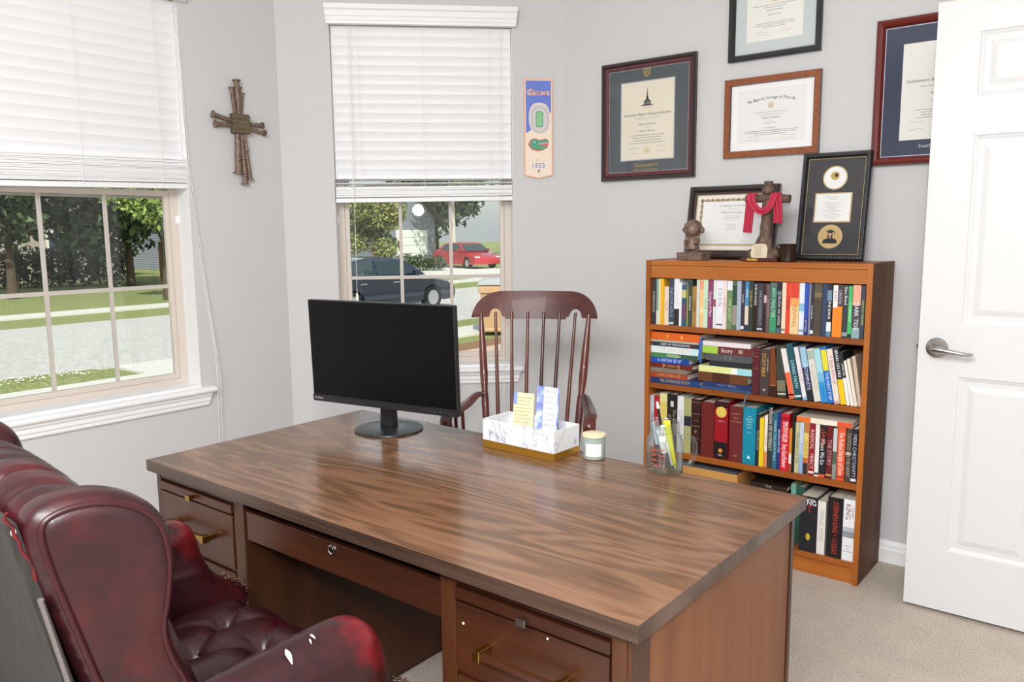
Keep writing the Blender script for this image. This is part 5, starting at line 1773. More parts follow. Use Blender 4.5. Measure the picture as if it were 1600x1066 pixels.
book(-.8440, 3.051, ZB, .0430, .240, .160, '#eeeef0', 'white hardback with a grey landscape, right end of bottom shelf', G4, '', '#fff', ((.42, .55, '#b9c0c6'),), hard=True, extra=nk)
book(-1.0560, 3.085, ZB, .0190, .250, .15, '#6fa894', 'sage green hardback left of the thick black paperback, bottom shelf', G4, '', '#fff', (), hard=True)
book(-1.0360, 3.110, ZB, .0270, .235, .15, '#2f5a4c', 'dark green book seen only at its top above the desk edge', G4, '', '#fff', ())
# box and dark books that show above the desk edge
M_kraft = mat('kraft_board', '#c8924e', .8)
b = MB()
b.box(0, .245, 0, .20, 0, .250, M_kraft)
bx = b.build('storage_box', loc=(-1.513, 3.056, ZB), bevel=.002)
tag(bx, 'tan cardboard box on the bottom shelf behind the desk and jar', 'box')
b = MB()
b.box(.0, .24, .0, .19, .2505, .2600, mat('grey_board', '#4a4a4e', .8))
b.build('lid', bx)
book(-1.0680, 3.070, .345 - .045, .020, .150, .13, '#2c2119', 'black book lying flat with the grey word The, bottom shelf', G4, 'THE', '#a8a8a0', (), .5, .7, 90, True)
b = MB()
b.box(0, .150, 0, .15, 0, .2120, mat('dark_brown_box', '#3a2a1e', .7))
o = b.build('storage_box', loc=(-1.2200, 3.072, ZB), bevel=.003)
tag(o, 'dark brown box on the bottom shelf under the flat black book', 'box')

# ------------------------------------------------------------------ framed certificates and wall pieces
M_fdark = mat('frame_black_cherry', '#2c1a1a', .3, coat=.4)
M_fmaroon = mat('frame_maroon', '#5a2024', .28, coat=.4)
M_fcherry = mat('frame_cherry', '#6a1f18', .26, coat=.4)
M_fbrown = mat('frame_brown', '#8a4b28', .38)
t = NT(M_fbrown)
t.color(t.ramp(t.noise(t.mapped((60, 60, 60)), 1, 3, .6), [(.3, '#7a3f20'), (.7, '#9a5830')]))
M_fblack = mat('frame_black', '#242426', .35)
M_silver = mat('silver_fillet', '#b8b8c4', .35, .6)
M_goldline = mat('gold_fillet', '#c2a878', .4, .5)
M_matgrey = mat('grey_mat', '#50565a', .85)
M_matnavy = mat('navy_mat', '#3c4258', .85)
M_matblk = mat('black_mat', '#3b3b3d', .85)
M_parch = mat('parchment', '#ebe3cf', .85)
M_docw = mat('white_document', '#f2f2f0', .85)
M_docg = mat('ivory_document', '#f4f2ea', .85)
M_matw = mat('white_mat', '#fafafa', .85)
M_print = mat('document_ink', '#4e4a48', .9)
M_printl = mat('light_document_ink', '#8f8b86', .9)
M_goldp = mat('gold_print', '#c7a544', .5, .2)
M_seal = mat('pale_gold_seal', '#d8c49a', .7)

def moulding(b, x0, x1, z0, z1, prof, m_list):
    """mitred frame: prof = (inset from the outer edge, y towards the wall negative = forward, material index after the point)"""
    n = len(prof)
    vs = []
    for (d, y, _) in prof:
        vs += [(x0 + d, y, z0 + d), (x1 - d, y, z0 + d), (x1 - d, y, z1 - d), (x0 + d, y, z1 - d)]
    for k in range(n - 1):
        for a in range(4):
            c = (a + 1) % 4
            b.add([vs[k * 4 + a], vs[k * 4 + c], vs[(k + 1) * 4 + c], vs[(k + 1) * 4 + a]], [(0, 1, 2, 3)], m_list[prof[k][2]])
    k = n - 1
    for a in range(4):
        c = (a + 1) % 4
        b.add([vs[k * 4 + a], vs[k * 4 + c], vs[c], vs[a]], [(0, 1, 2, 3)], m_list[0])

def certificate(name, label, cat, w, h, fw, prof, mats, m_mat, doc, m_doc, loc, rx=0, rz=0, fillet=None, liner=None, content=None, group=None, ry=0):
    """local frame: x right, z up from the bottom left, y=0 the back"""
    e = tag(empty(name, loc), label, cat, group)
    e.rotation_euler = (rx, ry, rz)
    b = MB()
    moulding(b, 0, w, 0, h, prof, mats)
    b.add([(.002, -.001, .002), (w - .002, -.001, .002), (w - .002, -.001, h - .002), (.002, -.001, h - .002)], [(0, 3, 2, 1)], M_fblack)
    fixn(b.build('moulding', e))
    b = MB()
    b.box(fw - .004, w - fw + .004, -.007, -.003, fw - .004, h - fw + .004, m_mat)
    if fillet:
        k = .0022
        for a in ((fw, w - fw, fw, fw + k), (fw, w - fw, h - fw - k, h - fw), (fw, fw + k, fw + k, h - fw - k), (w - fw - k, w - fw, fw + k, h - fw - k)):
            b.box(a[0], a[1], -.0085, -.007, a[2], a[3], fillet)
    mb_ = b.build('mat_board', e)
    if doc:
        b = MB()
        x0, x1, z0, z1 = doc
        if liner:
            b.box(x0 - .0045, x1 + .0045, -.0078, -.007, z0 - .0045, z1 + .0045, liner)
        b.box(x0, x1, -.0084, -.007, z0, z1, m_doc)
        if content:
            content(b, (x0 + x1) / 2, z0, z1, x1 - x0)
        b.build('document', e)
    b = MB()
    b.box(fw - .002, w - fw + .002, -.0120, -.0108, fw - .002, h - fw + .002, M_picglass)
    b.build('glass', e)
    return e
RX, UZ = (1, 0, 0), (0, 0, 1)
def lines(b, cx, z, ws, step, hgt, m, y=-.0088):
    for i, wd in enumerate(ws):
        b.box(cx - wd / 2, cx + wd / 2, y, y + .0003, z - i * step - hgt / 2, z - i * step + hgt / 2, m)
def sign(b, cx, z, w, m, seed, y=-.0088):
    g = random.Random(seed)
    pts = [(cx - w / 2 + w * k / 14, y, z + g.uniform(-.0035, .0035)) for k in range(15)]
    b.tube(pts, .00035, m, 4)
def seal(b, cx, z, r, y=-.0087):
    b.lathe([(r, y), (r, y - .0002)], M_seal, 24, (cx, 0, z), axis='y')
    b.lathe([(r * .75, y - .0002), (r * .75, y - .0004)], M_parch, 24, (cx, 0, z), axis='y')
    b.lathe([(r * .5, y - .0004), (r * .5, y - .0006)], M_seal, 24, (cx, 0, z), axis='y')
Y_ = -.0089
def body_text(b, cx, rows_, m=None):
    for (s, z, hh, mw) in rows_:
        b.text(s, (cx, Y_, z), RX, UZ, hh, m or M_print, mw)

def chapel(b, cx, z, s_):
    m = M_print
    y = -.0089
    b.add([(cx - .004 * s_, y, z + .03 * s_), (cx + .004 * s_, y, z + .03 * s_), (cx, y, z + .075 * s_)], [(0, 1, 2)], m)
    b.box(cx - .006 * s_, cx + .006 * s_, y, y + .0002, z + .018 * s_, z + .032 * s_, m)
    b.add([(cx - .022 * s_, y, z + .008 * s_), (cx + .022 * s_, y, z + .008 * s_), (cx, y, z + .026 * s_)], [(0, 1, 2)], m)
    b.box(cx - .018 * s_, cx + .018 * s_, y, y + .0002, z - .006 * s_, z + .008 * s_, M_printl)
    for k in range(-3, 4):
        b.box(cx + k * .005 * s_ - .0007, cx + k * .005 * s_ + .0007, y - .0002, y, z - .006 * s_, z + .008 * s_, m)
    b.add([(cx - .036 * s_, y, z - .008 * s_), (cx + .036 * s_, y, z - .008 * s_), (cx + .02 * s_, y, z - .002 * s_), (cx - .02 * s_, y, z - .002 * s_)], [(0, 1, 2, 3)], m)
def shield(b, cx, z, s_, m, inner, y=-.0075):
    o = [(-1, 1), (1, 1), (1, 0), (.75, -.7), (0, -1.2), (-.75, -.7), (-1, 0)]
    b.prism([(cx + a * s_, z + c * s_) for a, c in o], y - .0004, y, m, 'xz')
    b.prism([(cx + a * s_ * .78, z + c * s_ * .78) for a, c in o], y - .0006, y - .0004, inner, 'xz')
    b.text('SE', (cx, y - .0008, z), RX, UZ, s_ * .9, m, s_ * 1.3)

# 1 Southeastern diploma, left
PR_S = [(0, 0, 0), (0, -.020, 0), (.005, -.026, 0), (.014, -.026, 0), (.020, -.018, 1), (.030, -.016, 1), (.034, -.013, 1), (.036, -.007, 1)]
def c1(b, cx, z0, z1, w):
    chapel(b, cx, z1 - .100, 1.0)
    body_text(b, cx, [('THE TRUSTEES OF', z1 - .117, .0032, .1), ('Southeastern Baptist Theological Seminary', z1 - .145, .0115, w * .90), ('UPON THE RECOMMENDATION OF THE FACULTY HAVE CONFERRED', z1 - .163, .0030, w * .6),
                      ('upon', z1 - .172, .003, .03), ('Benjamin Woodbupp', z1 - .190, .0072, w * .38), ('the degree of', z1 - .204, .003, .05), ('Master of Divinity', z1 - .220, .0075, w * .34)])
    lines(b, cx, z1 - .239, (w * .66, w * .56, w * .52, w * .70), .0115, .0022, M_printl)
    seal(b, cx, z0 + .040, .017)
    for i, (dx, dz) in enumerate(((-.075, .052), (-.075, .030), (.075, .055), (.075, .035))):
        sign(b, cx + dx, z0 + dz, .05, M_print, i)
e = certificate('framed_diploma', 'dark cherry framed cream diploma with grey mat, leftmost on the right wall', 'picture', .482, .536, .036, PR_S, [M_fdark, M_fmaroon], M_matgrey,
                (.104, .374, .092, .440), M_parch, (-2.106, 3.3495, 1.570), fillet=M_silver, liner=M_silver, content=c1)
b = MB()
shield(b, .235, .480, .017, M_goldp, M_matgrey)
b.text('Southeastern', (.235, -.0076, .066), RX, UZ, .016, M_goldp, .150, shear=.1)
b.text('Baptist Theological Seminary', (.235, -.0076, .046), RX, UZ, .0075, M_goldp, .160)
b.build('gold_lettering', e)

# 2 Baptist College
def c2(b, cx, z0, z1, w):
    s = 'The Baptist College of Florida'
    n_ = len(s)
    for i, ch in enumerate(s):
        if ch == ' ':
            continue
        u = (i - (n_ - 1) / 2) / ((n_ - 1) / 2)
        a = -u * .20
        b.text(ch, (cx + u * .098, -.0089, z1 - .052 + .013 * (1 - u * u)), (math.cos(a), 0, math.sin(a)), (-math.sin(a), 0, math.cos(a)), .0125, M_print, .0085)
    seal(b, cx, z1 - .070, .013)
    body_text(b, cx, [('Graceville', z1 - .073, .003, .03)][:0] + [('The Trustees of the College upon the recommendation of the Faculty', z1 - .096, .0034, w * .80), ('and by authority vested in them have conferred upon', z1 - .106, .0034, w * .66),
                      ('Benjamin Woodbupp', z1 - .119, .0062, w * .38), ('the degree of', z1 - .131, .0028, .04), ('Bachelor of Arts', z1 - .141, .0048, .055), ('in', z1 - .151, .0026, .01), ('Christian Studies', z1 - .160, .0048, .060)])
    lines(b, cx, z1 - .171, (w * .80, w * .74, w * .46), .0075, .0018, M_printl)
    for i, (dx, dz) in enumerate(((-.075, .026), (-.075, .012), (.075, .026), (.075, .012))):
        sign(b, cx + dx, z0 + dz, .06, M_print, i + 9)
PR_B = [(0, 0, 1), (0, -.017, 1), (.001, -.019, 0), (.026, -.019, 0), (.0265, -.018, 1), (.029, -.007, 1)]
certificate('framed_diploma', 'brown wood framed diploma reading The Baptist College of Florida', 'picture', .404, .326, .028, PR_B, [M_fbrown, M_fdark], M_matw,
            (.056, .346, .056, .276), M_docw, (-1.490, 3.3495, 1.639), content=c2)
# 3 top black frame
def c3(b, cx, z0, z1, w):
    s = 'The Theological Seminary'
    n_ = len(s)
    for i, ch in enumerate(s):
        if ch == ' ':
            continue
        u = (i - (n_ - 1) / 2) / ((n_ - 1) / 2)
        a = -u * .35
        b.text(ch, (cx + u * .085, -.0089, z1 - .062 + .024 * (1 - u * u)), (math.cos(a), 0, math.sin(a)), (-math.sin(a), 0, math.cos(a)), .0125, M_print, .0085)
    seal(b, cx, z0 + .160, .014)
    lines(b, cx, z0 + .138, (w * .8, w * .4), .010, .0016, M_printl)
    body_text(b, cx, [('Benjamin Woodbupp', z0 + .117, .0055, w * .55), ('Bachelor of Arts', z0 + .100, .0055, w * .32)])
    lines(b, cx, z0 + .068, (w * .66, w * .74, w * .4), .008, .0016, M_printl)
    for i, (dx, dz) in enumerate(((-.05, .034), (-.05, .022), (.05, .032))):
        sign(b, cx + dx, z0 + dz, .05, M_printl, i + 19)
PR_T = [(0, 0, 0), (0, -.022, 0), (.003, -.025, 0), (.018, -.025, 0), (.024, -.012, 0), (.026, -.007, 0)]
M_matice = mat('pale_ice_mat', '#cfd6d6', .85)
certificate('framed_diploma', 'black framed diploma on a pale grey mat, highest on the wall', 'picture', .383, .400, .024, PR_T, [M_fblack], M_matice,
            (.074, .308, .070, .330), M_docg, (-1.477, 3.3495, 2.036), content=c3)
# 4 right, half behind the door
PR_R = [(0, 0, 0), (0, -.018, 0), (.004, -.025, 1), (.012, -.027, 1), (.024, -.022, 1), (.030, -.014, 1), (.032, -.007, 1)]
M_fsilverb = mat('frame_bronze_edge', '#6a5c56', .35, .3)
def c4(b, cx, z0, z1, w):
    chapel(b, cx, z1 - .110, 1.0)
    body_text(b, cx, [('Southeastern Baptist Theological Seminary', z1 - .137, .0115, w * .88), ('Benjamin Woodbupp', z1 - .185, .0070, w * .38), ('Master of Theology', z1 - .215, .0070, w * .34)])
    lines(b, cx, z1 - .158, (w * .56,), .01, .002, M_printl)
    lines(b, cx, z1 - .243, (w * .66, w * .52, w * .52, w * .62), .009, .0018, M_printl)
    for i, (dx, dz) in enumerate(((-.088, .064), (-.088, .038), (.088, .055))):
        sign(b, cx + dx, z0 + dz, .05, M_print, i + 29)
e = certificate('framed_diploma', 'cherry red framed diploma on navy mat, partly behind the open door', 'picture', .484, .536, .032, PR_R, [M_fsilverb, M_fcherry], M_matnavy,
                (.096, .386, .090, .440), M_docg, (-.886, 3.3495, 1.573), fillet=M_silver, content=c4)
b = MB()
b.text('Southeastern Baptist', (.245, -.0076, .066), RX, UZ, .0135, M_white_p, .262)
b.build('white_lettering', e)

# 5 leaning certificate on the bookcase
def c5(b, cx, z0, z1, w):
    gb = mat('tan_guilloche_border', '#c9b393', .85)
    y = -.0087
    x0, x1 = cx - w / 2, cx + w / 2
    k = .010
    for a in ((x0 + .012, x1 - .012, z1 - .026, z1 - .016), (x0 + .012, x1 - .012, z0 + .014, z0 + .024), (x0 + .014, x0 + .026, z0 + .014, z1 - .016), (x1 - .026, x1 - .014, z0 + .014, z1 - .016)):
        b.box(a[0], a[1], y, y + .0002, a[2], a[3], gb)
    n_ = 13
    for i in range(n_):
        xx = x0 + .02 + (w - .04) * i / (n_ - 1)
        b.lathe([(.0085, y + .0001), (.0085, y)], gb, 12, (xx, 0, z1 - .020), axis='y')
    for i in range(9):
        zz = z0 + .018 + (z1 - z0 - .04) * i / 8
        for xx in (x0 + .020, x1 - .020):
            b.lathe([(.0075, y + .0001), (.0075, y)], gb, 12, (xx, 0, zz), axis='y')
    b.box(x0 + .026, x1 - .026, y - .0004, y - .0001, z0 + .024, z1 - .026, M_docw)
    yy = y - .0006
    for s, z, hh, mw, m in (('Certificate of License', z1 - .045, .0095, .135, M_printl), ('This is to certify that', z1 - .060, .003, .04, M_printl), ('Benjamin Cyne Woodbupp', z1 - .074, .0060, .125, M_print), ('has been licensed as a minister of', z1 - .088, .0030, .10, M_printl),
                            ('THE GOSPEL OF MINISTRY', z1 - .098, .0048, .140, M_printl), ('by the church in conference', z1 - .108, .003, .1, M_printl), ('First Baptist Church', z1 - .128, .0036, .08, M_print), ('Bonifay, Florida', z1 - .137, .0034, .05, M_print), ('on the fourth day of May', z1 - .146, .0034, .08, M_print)):
        b.text(s, (cx, yy, z), RX, UZ, hh, m, mw)
    sign(b, cx - .065, z0 + .036, .05, M_printl, 41, yy)
    sign(b, cx + .065, z0 + .036, .05, M_print, 42, yy)
PR_C = [(0, 0, 0), (0, -.020, 0), (.006, -.026, 0), (.018, -.026, 0), (.026, -.016, 0), (.032, -.015, 0), (.034, -.010, 1), (.038, -.007, 0)]
M_fespresso = mat('frame_espresso', '#2e2022', .3, coat=.4)
certificate('framed_certificate', 'espresso framed Certificate of License leaning on the bookcase top behind the bronze child', 'picture', .402, .314, .037, PR_C, [M_fespresso, M_goldline], mat('ivory_mat', '#f3efe4', .85),
            (.040, .362, .040, .274), mat('ivory_paper', '#f1ece0', .85), (-1.634, 3.285, 1.2115), rx=R(-10.5), content=c5)

# 6 tall black graduation frame
M_fcarved = mat('frame_carved_black', '#1d1f24', .38, coat=.2)
e = tag(empty('graduation_frame', (-1.134, 3.262, 1.2115)), 'tall black graduation frame with two round openings leaning on the bookcase top', 'picture')
e.rotation_euler = (R(-8.5), 0, 0)
w, h, fw = .262, .425, .022
b = MB()
moulding(b, 0, w, 0, h, [(0, 0, 0), (0, -.016, 0), (.004, -.022, 0), (.015, -.022, 0), (.019, -.016, 0), (fw, -.010, 0)], [M_fcarved])
n_ = 26
for i in range(n_):
    z = h * (i + .5) / n_
    for x in (.0085, w - .0085):
        b.ball((x, -.022, z), .0048, M_fcarved, 8, 4, (1, .5, 1.2))
for i in range(16):
    x = w * (i + .5) / 16
    for z in (.0085, h - .0085):
        b.ball((x, -.022, z), .0048, M_fcarved, 8, 4, (1.2, .5, 1))
b.build('moulding', e, smooth=30)
b = MB()
b.box(fw - .003, w - fw + .003, -.006, -.002, fw - .003, h - fw + .003, M_matblk)
k = .0016
for a in ((fw, w - fw, fw, fw + k), (fw, w - fw, h - fw - k, h - fw), (fw, fw + k, fw, h - fw), (w - fw - k, w - fw, fw, h - fw)):
    b.box(a[0], a[1], -.0092, -.006, a[2], a[3], M_goldline)
cx = .128
b.lathe([(.047, -.0064), (.047, -.0060)], M_goldline, 40, (cx, 0, .326), axis='y')
b.lathe([(.0425, -.0067), (.0425, -.0064)], M_docw, 40, (cx, 0, .326), axis='y')
b.box(cx - .071, cx + .071, -.0064, -.006, .150, .267, M_goldline)
b.box(cx - .066, cx + .066, -.0067, -.0064, .155, .262, M_docw)
lines(b, cx, .2495, (.055, .03, 0.0001, .066, .04, .052, .03, .074, .03, .06, .052, .03), .0078, .0012, M_printl, y=-.0070)
b.lathe([(.047, -.0064), (.047, -.0060)], M_goldline, 40, (cx, 0, .094), axis='y')
b.build('mat_board', e)
# emblem medal
b = MB()
b.lathe([(.0165, -.0068), (.0165, -.0085), (.013, -.0092)], M_goldp, 24, (cx, 0, .333), axis='y')
b.ball((cx + .006, -.0092, .335), .008, M_fblack, 10, 6, (1, .12, 1))
b.build('emblem', e, smooth=30)
# portrait print
b = MB()
M_bgt = mat('portrait_backdrop', '#c9ab74', .8)
M_gown = mat('portrait_gown', '#23262e', .8)
M_skin = mat('portrait_skin', '#d9b096', .8)
M_hair = mat('portrait_hair', '#3b2620', .8)
b.lathe([(.0425, -.0067), (.0425, -.0064)], M_bgt, 40, (cx, 0, .094), axis='y')
def disc(x, z, rx_, rz_, m, y, a0=0, a1=360):
    b.poly([(cx + x + rx_ * math.cos(R(a)), y, .094 + z + rz_ * math.sin(R(a))) for a in range(a0, a1, 15)], m)
disc(0, .004, .0095, .0185, M_hair, -.0069)
b.poly([(cx - .029, -.0070, .094 - .027), (cx + .029, -.0070, .094 - .027), (cx + .024, -.0070, .094 - .012), (cx + .008, -.0070, .094 - .005), (cx - .008, -.0070, .094 - .005), (cx - .024, -.0070, .094 - .012)], M_gown)
disc(-.0065, -.006, .003, .012, M_hair, -.0072)
disc(.0065, -.006, .003, .012, M_hair, -.0072)
disc(0, .010, .0062, .0082, M_skin, -.0074)
b.poly([(cx - .004, -.0073, .094), (cx + .004, -.0073, .094), (cx, -.0073, .094 - .010)], M_skin)
b.poly([(cx - .017, -.0076, .094 + .021), (cx - .002, -.0076, .094 + .015), (cx + .018, -.0076, .094 + .020), (cx + .002, -.0076, .094 + .027)], M_gown)
b.poly([(cx - .008, -.0075, .094 + .013), (cx + .008, -.0075, .094 + .013), (cx + .008, -.0075, .094 + .020), (cx - .008, -.0075, .094 + .020)], M_gown)
b.poly([(cx + .015, -.0077, .094 + .019), (cx + .0175, -.0077, .094 + .019), (cx + .0175, -.0077, .094 + .008), (cx + .015, -.0077, .094 + .008)], M_gown)
b.build('graduate_portrait', e)
b = MB(); b.box(fw - .002, w - fw + .002, -.0125, -.0113, fw - .002, h - fw + .002, M_picglass); b.build('glass', e)

# bronze child figurine
M_bronze = mat('bronze_resin', '#7a6455', .5, .25)
t = NT(M_bronze)
nn = t.noise(t.mapped((1, 1, 1)), 60, 4, .6)
t.color(t.ramp(nn, [(.3, '#5e4a40'), (.6, '#8a7262'), (.8, '#a08674')]))
t.bump(nn, .4, .002)
fo = (-1.520, 3.135, 1.2115)
fg = tag(empty('figurine', fo, R(-6)), 'small brown bronze child figurine on a base at the left of the bookcase top', 'figurine')
b = MB()
b.box(-.062, .058, -.036, .036, 0, .029, M_bronze)
b.box(-.064, .060, -.038, .038, 0, .006, M_bronze)
b.box(-.064, .060, -.038, .038, .026, .031, M_bronze)
b.build('base', fg, bevel=.001)
b = MB()
b.lathe([(.030, .044), (.031, .048), (.027, .062), (.024, .078), (.020, .094), (.012, .102)], M_bronze, 20, (-.008, 0, 0))
for x in (-.020, .008):
    b.tube([(x, 0, .031), (x - .001, 0, .048)], [.010, .009], M_bronze, 10)
    b.ball((x - .006, -.008, .035), .011, M_bronze, 10, 6, (1.2, 1.4, .7))
b.tube([(.008, -.004, .093), (.028, -.012, .080), (.024, -.026, .074)], [.009, .008, .007], M_bronze, 10)
b.tube([(-.026, -.002, .092), (-.036, -.010, .078), (-.026, -.024, .070)], [.009, .008, .007], M_bronze, 10)
b.ball((.024, -.028, .074), .0085, M_bronze, 10, 6)
b.ball((-.026, -.026, .070), .0085, M_bronze, 10, 6)
b.ball((-.010, 0, .128), .036, M_bronze, 20, 14, (1.0, 1.0, 1.02))
b.ball((-.044, -.004, .126), .011, M_bronze, 10, 6)
b.ball((-.017, -.036, .124), .0045, M_bronze, 8, 6)
b.ball((-.024, -.033, .134), .003, M_fblack, 8, 6)
b.ball((-.009, -.035, .134), .003, M_fblack, 8, 6)
b.ball((-.015, -.033, .112), .005, M_bronze, 8, 5, (1.3, .6, .4))
b.build('body', fg, smooth=50)
b = MB()
b.ball((-.008, .005, .133), .037, M_bronze, 20, 12, (1.02, .98, .96))
for k in range(9):
    a = PI * k / 8
    b.tube([(-.008 + .030 * math.cos(a), -.018 + .004 * math.sin(a), .145 + .012 * math.sin(a)), (-.008 + .020 * math.cos(a), .006, .160 + .006 * math.sin(a))], .0022, M_bronze, 6)
b.ball((.036, .0, .124), .013, M_bronze, 12, 8, (.95, .7, 1.1))
b.build('hair', fg, smooth=50)

# draped cross
M_resin = mat('brown_bark_resin', '#5a4238', .65)
t = NT(M_resin)
nn = t.noise(t.mapped((1, 1, .35)), 70, 4, .7)
t.color(t.ramp(nn, [(.3, '#3c2a22'), (.55, '#6a5044'), (.75, '#8f7466')]))
t.bump(nn, .8, .004)
M_cloth = mat('crimson_cloth', '#b51f3f', .6)
co = (-1.212, 3.125, 1.2115)
cr = tag(empty('standing_cross', co, 0), 'brown wooden-look standing cross draped with crimson cloth on the bookcase top', 'cross')
b = MB()
b.box(-.084, .066, -.040, .040, 0, .012, mat('dark_red_plinth', '#4a1414', .35, coat=.3))
b.box(-.056, -.012, -.0412, -.040, .002, .010, M_goldp)
b.build('plinth', cr, bevel=.0015)
b = MB()
def rough_bar(pts, rr, seg=10, j=.12, seed=0, flat=None):
    g = random.Random(seed)
    P = smooth_poly(pts, 4, False)
    n_ = len(P)
    rads = []
    for i in range(n_):
        u = i / (n_ - 1) * (len(rr) - 1)
        k = min(int(u), len(rr) - 2)
        rads.append((rr[k] + (rr[k + 1] - rr[k]) * (u - k)) * (1 + g.uniform(-j, j)))
    b.tube(P, rads, M_resin, seg, flat=flat)
rough_bar([(-.004, 0, .012), (-.004, 0, .055), (0, 0, .10), (.004, 0, .17), (.006, 0, .24), (.008, 0, .312)], [.066, .040, .024, .020, .020, .019], 14, .08, 1, (.62, (0, 1, 0)))
rough_bar([(-.080, 0, .243), (-.03, 0, .246), (.03, 0, .246), (.094, 0, .240)], [.017, .016, .016, .017], 12, .10, 2)
b.ball((.008, -.003, .276), .023, M_resin, 12, 8, (1.1, .9, .9))
b.ball((-.050, 0, .030), .018, M_resin, 8, 6, (1.2, 1, 1)); b.ball((.046, 0, .032), .020, M_resin, 8, 6, (1.1, 1, 1.2)); b.ball((-.030, -.01, .058), .013, M_resin, 8, 6)
b.build('cross_body', cr, smooth=50)
b = MB()
tab = [(-.036, .014), (-.040, .030), (-.034, .060), (-.022, .068), (.004, .069), (.022, .066), (.027, .050), (.025, .014)]
b.prism([(a, c) for a, c in tab], -.0425, -.034, mat('ivory_tablet', '#d8cbb0', .7), 'xz')
for i in range(7):
    b.text(('for God so', 'loved the world', 'that he gave', 'his only Son', 'that whoever', 'believes in him', 'John 3:16')[i], (-.007, -.0429, .063 - i * .0068), (1, 0, 0), (0, 0, 1), .0038, M_print, .046)
fixn(b.build('inscribed_tablet', cr))
b = MB()
def ribbon(pts, w0, folds, amp, m, thick=.003, ph=0.0, wdir=None):
    """wide folded cloth strip following pts; wdir = width direction at every point"""
    P = smooth_poly(pts, 6, False)
    n_ = len(P); K = 18
    vs, fs = [], []
    for side in (0, 1):
        for i, p in enumerate(P):
            p = Vector(p)
            d = (Vector(P[min(i + 1, n_ - 1)]) - Vector(P[max(i - 1, 0)])).normalized()
            wd = wdir(i / (n_ - 1)) if wdir else Vector((1, 0, 0))
            wd = (wd - d * wd.dot(d)).normalized()
            nn_ = d.cross(wd).normalized()
            for k in range(K):
                u = k / (K - 1) * 2 - 1
                off = amp * math.sin(u * PI * folds + ph + i * .05)
                vs.append(tuple(p + wd * (u * w0 / 2) + nn_ * (off + (thick if side else 0))))
    def idx(s_, i, k): return s_ * n_ * K + i * K + k
    for i in range(n_ - 1):
        for k in range(K - 1):
            fs.append((idx(0, i, k), idx(0, i, k + 1), idx(0, i + 1, k + 1), idx(0, i + 1, k)))
            fs.append((idx(1, i, k), idx(1, i + 1, k), idx(1, i + 1, k + 1), idx(1, i, k + 1)))
        for k in (0, K - 1):
            fs.append((idx(0, i, k), idx(0, i + 1, k), idx(1, i + 1, k), idx(1, i, k)))
    for i in (0, n_ - 1):
        for k in range(K - 1):
            fs.append((idx(0, i, k), idx(1, i, k), idx(1, i, k + 1), idx(0, i, k + 1)))
    b.add(vs, fs, m)
X1 = Vector((1, 0, 0))
ribbon([(-.066, -.019, .112), (-.062, -.020, .16), (-.057, -.021, .22), (-.054, -.021, .256), (-.052, -.010, .268), (-.052, .012, .262)], .035, 2.2, .0028, M_cloth)
ribbon([(.056, -.019, .148), (.056, -.020, .19), (.052, -.021, .235), (.046, -.020, .258), (.044, -.008, .268), (.044, .012, .262)], .033, 2.2, .0028, M_cloth)
def wd(u):
    a = PI * (u - .5) * .75
    return Vector((-math.sin(a) * 0 + math.cos(PI * u) * .8, 0, math.sin(PI * u) + .15))
ribbon([(-.052, -.024, .262), (-.044, -.028, .232), (-.026, -.032, .206), (-.004, -.034, .195), (.018, -.032, .203), (.034, -.028, .228), (.044, -.024, .262)], .026, 1.5, .0022, M_cloth, wdir=wd)
fixn(b.build('draped_cloth', cr, smooth=60))

# dark bronze mug
M_mug = mat('dark_bronze_mug', '#3a2c22', .38, .55)
mg = tag(empty('bronze_mug', (-1.114, 3.115, 1.2115)), 'small dark bronze mug between the draped cross and the tall black frame', 'mug')
b = MB()
b.lathe([(.030, 0), (.032, .002), (.032, .062), (.034, .066), (.033, .068), (.030, .066), (.029, .012), (.001, .010)], M_mug, 32, close=False)
b.lathe([(.001, 0), (.030, 0)], M_mug, 32, close=False)
fixn(b.build('mug_body', mg, smooth=40))
b = MB()
b.tube([(-.031, -.002, .060), (-.040, -.006, .066), (-.043, -.008, .060), (-.038, -.006, .040), (-.031, -.003, .028)], .0032, M_mug, 8)
b.build('handle', mg, smooth=60)

# ------------------------------------------------------------------ nail cross on the left wall
M_iron = mat('rusty_bronze_nails', '#7d6657', .5, .2)
t = NT(M_iron)
nn = t.noise(t.mapped((1, 1, 1)), 90, 4, .7)
t.color(t.ramp(nn, [(.3, '#4c3a32'), (.6, '#8f7868'), (.8, '#b8a090')]))
t.bump(nn, .6, .002)
nc = tag(empty('nail_cross', (XL, 2.150, 1.828)), 'brown cross made of bundled nails hanging left of the middle window', 'cross')
nc.rotation_euler = (0, 0, R(90))     # local x = world y, local y = into the wall
def nail(p, q, r0, head=True):
    p, q = Vector(p), Vector(q)
    b.tube([p, p.lerp(q, .5), q], [r0 * .75, r0, r0 * 1.1], M_iron, 8)
    if head:
        d = (q - p).normalized()
        b.tube([q - d * .002, q + d * .003], [r0 * 1.75, r0 * 1.75], M_iron, 12)
def nails(lst, nm):
    global b
    for (p, q, r0) in lst:
        b = MB()
        nail(p, q, r0)
        b.build('nail', nc, smooth=50)
nails([((.000, -.020, .0), (-.004, -.020, .194), .011), ((-.012, -.014, .0), (-.028, -.014, .160), .008), ((.012, -.014, .0), (.014, -.014, .166), .007), ((.014, -.010, 0), (.028, -.010, .140), .007)], 'up')
nails([((.0, -.018, .006), (-.128, -.016, .034), .010), ((.0, -.016, -.004), (-.118, -.016, -.006), .010)], 'left')
nails([((.0, -.018, .004), (.122, -.016, .008), .009), ((.0, -.016, -.006), (.132, -.016, -.026), .009)], 'right')
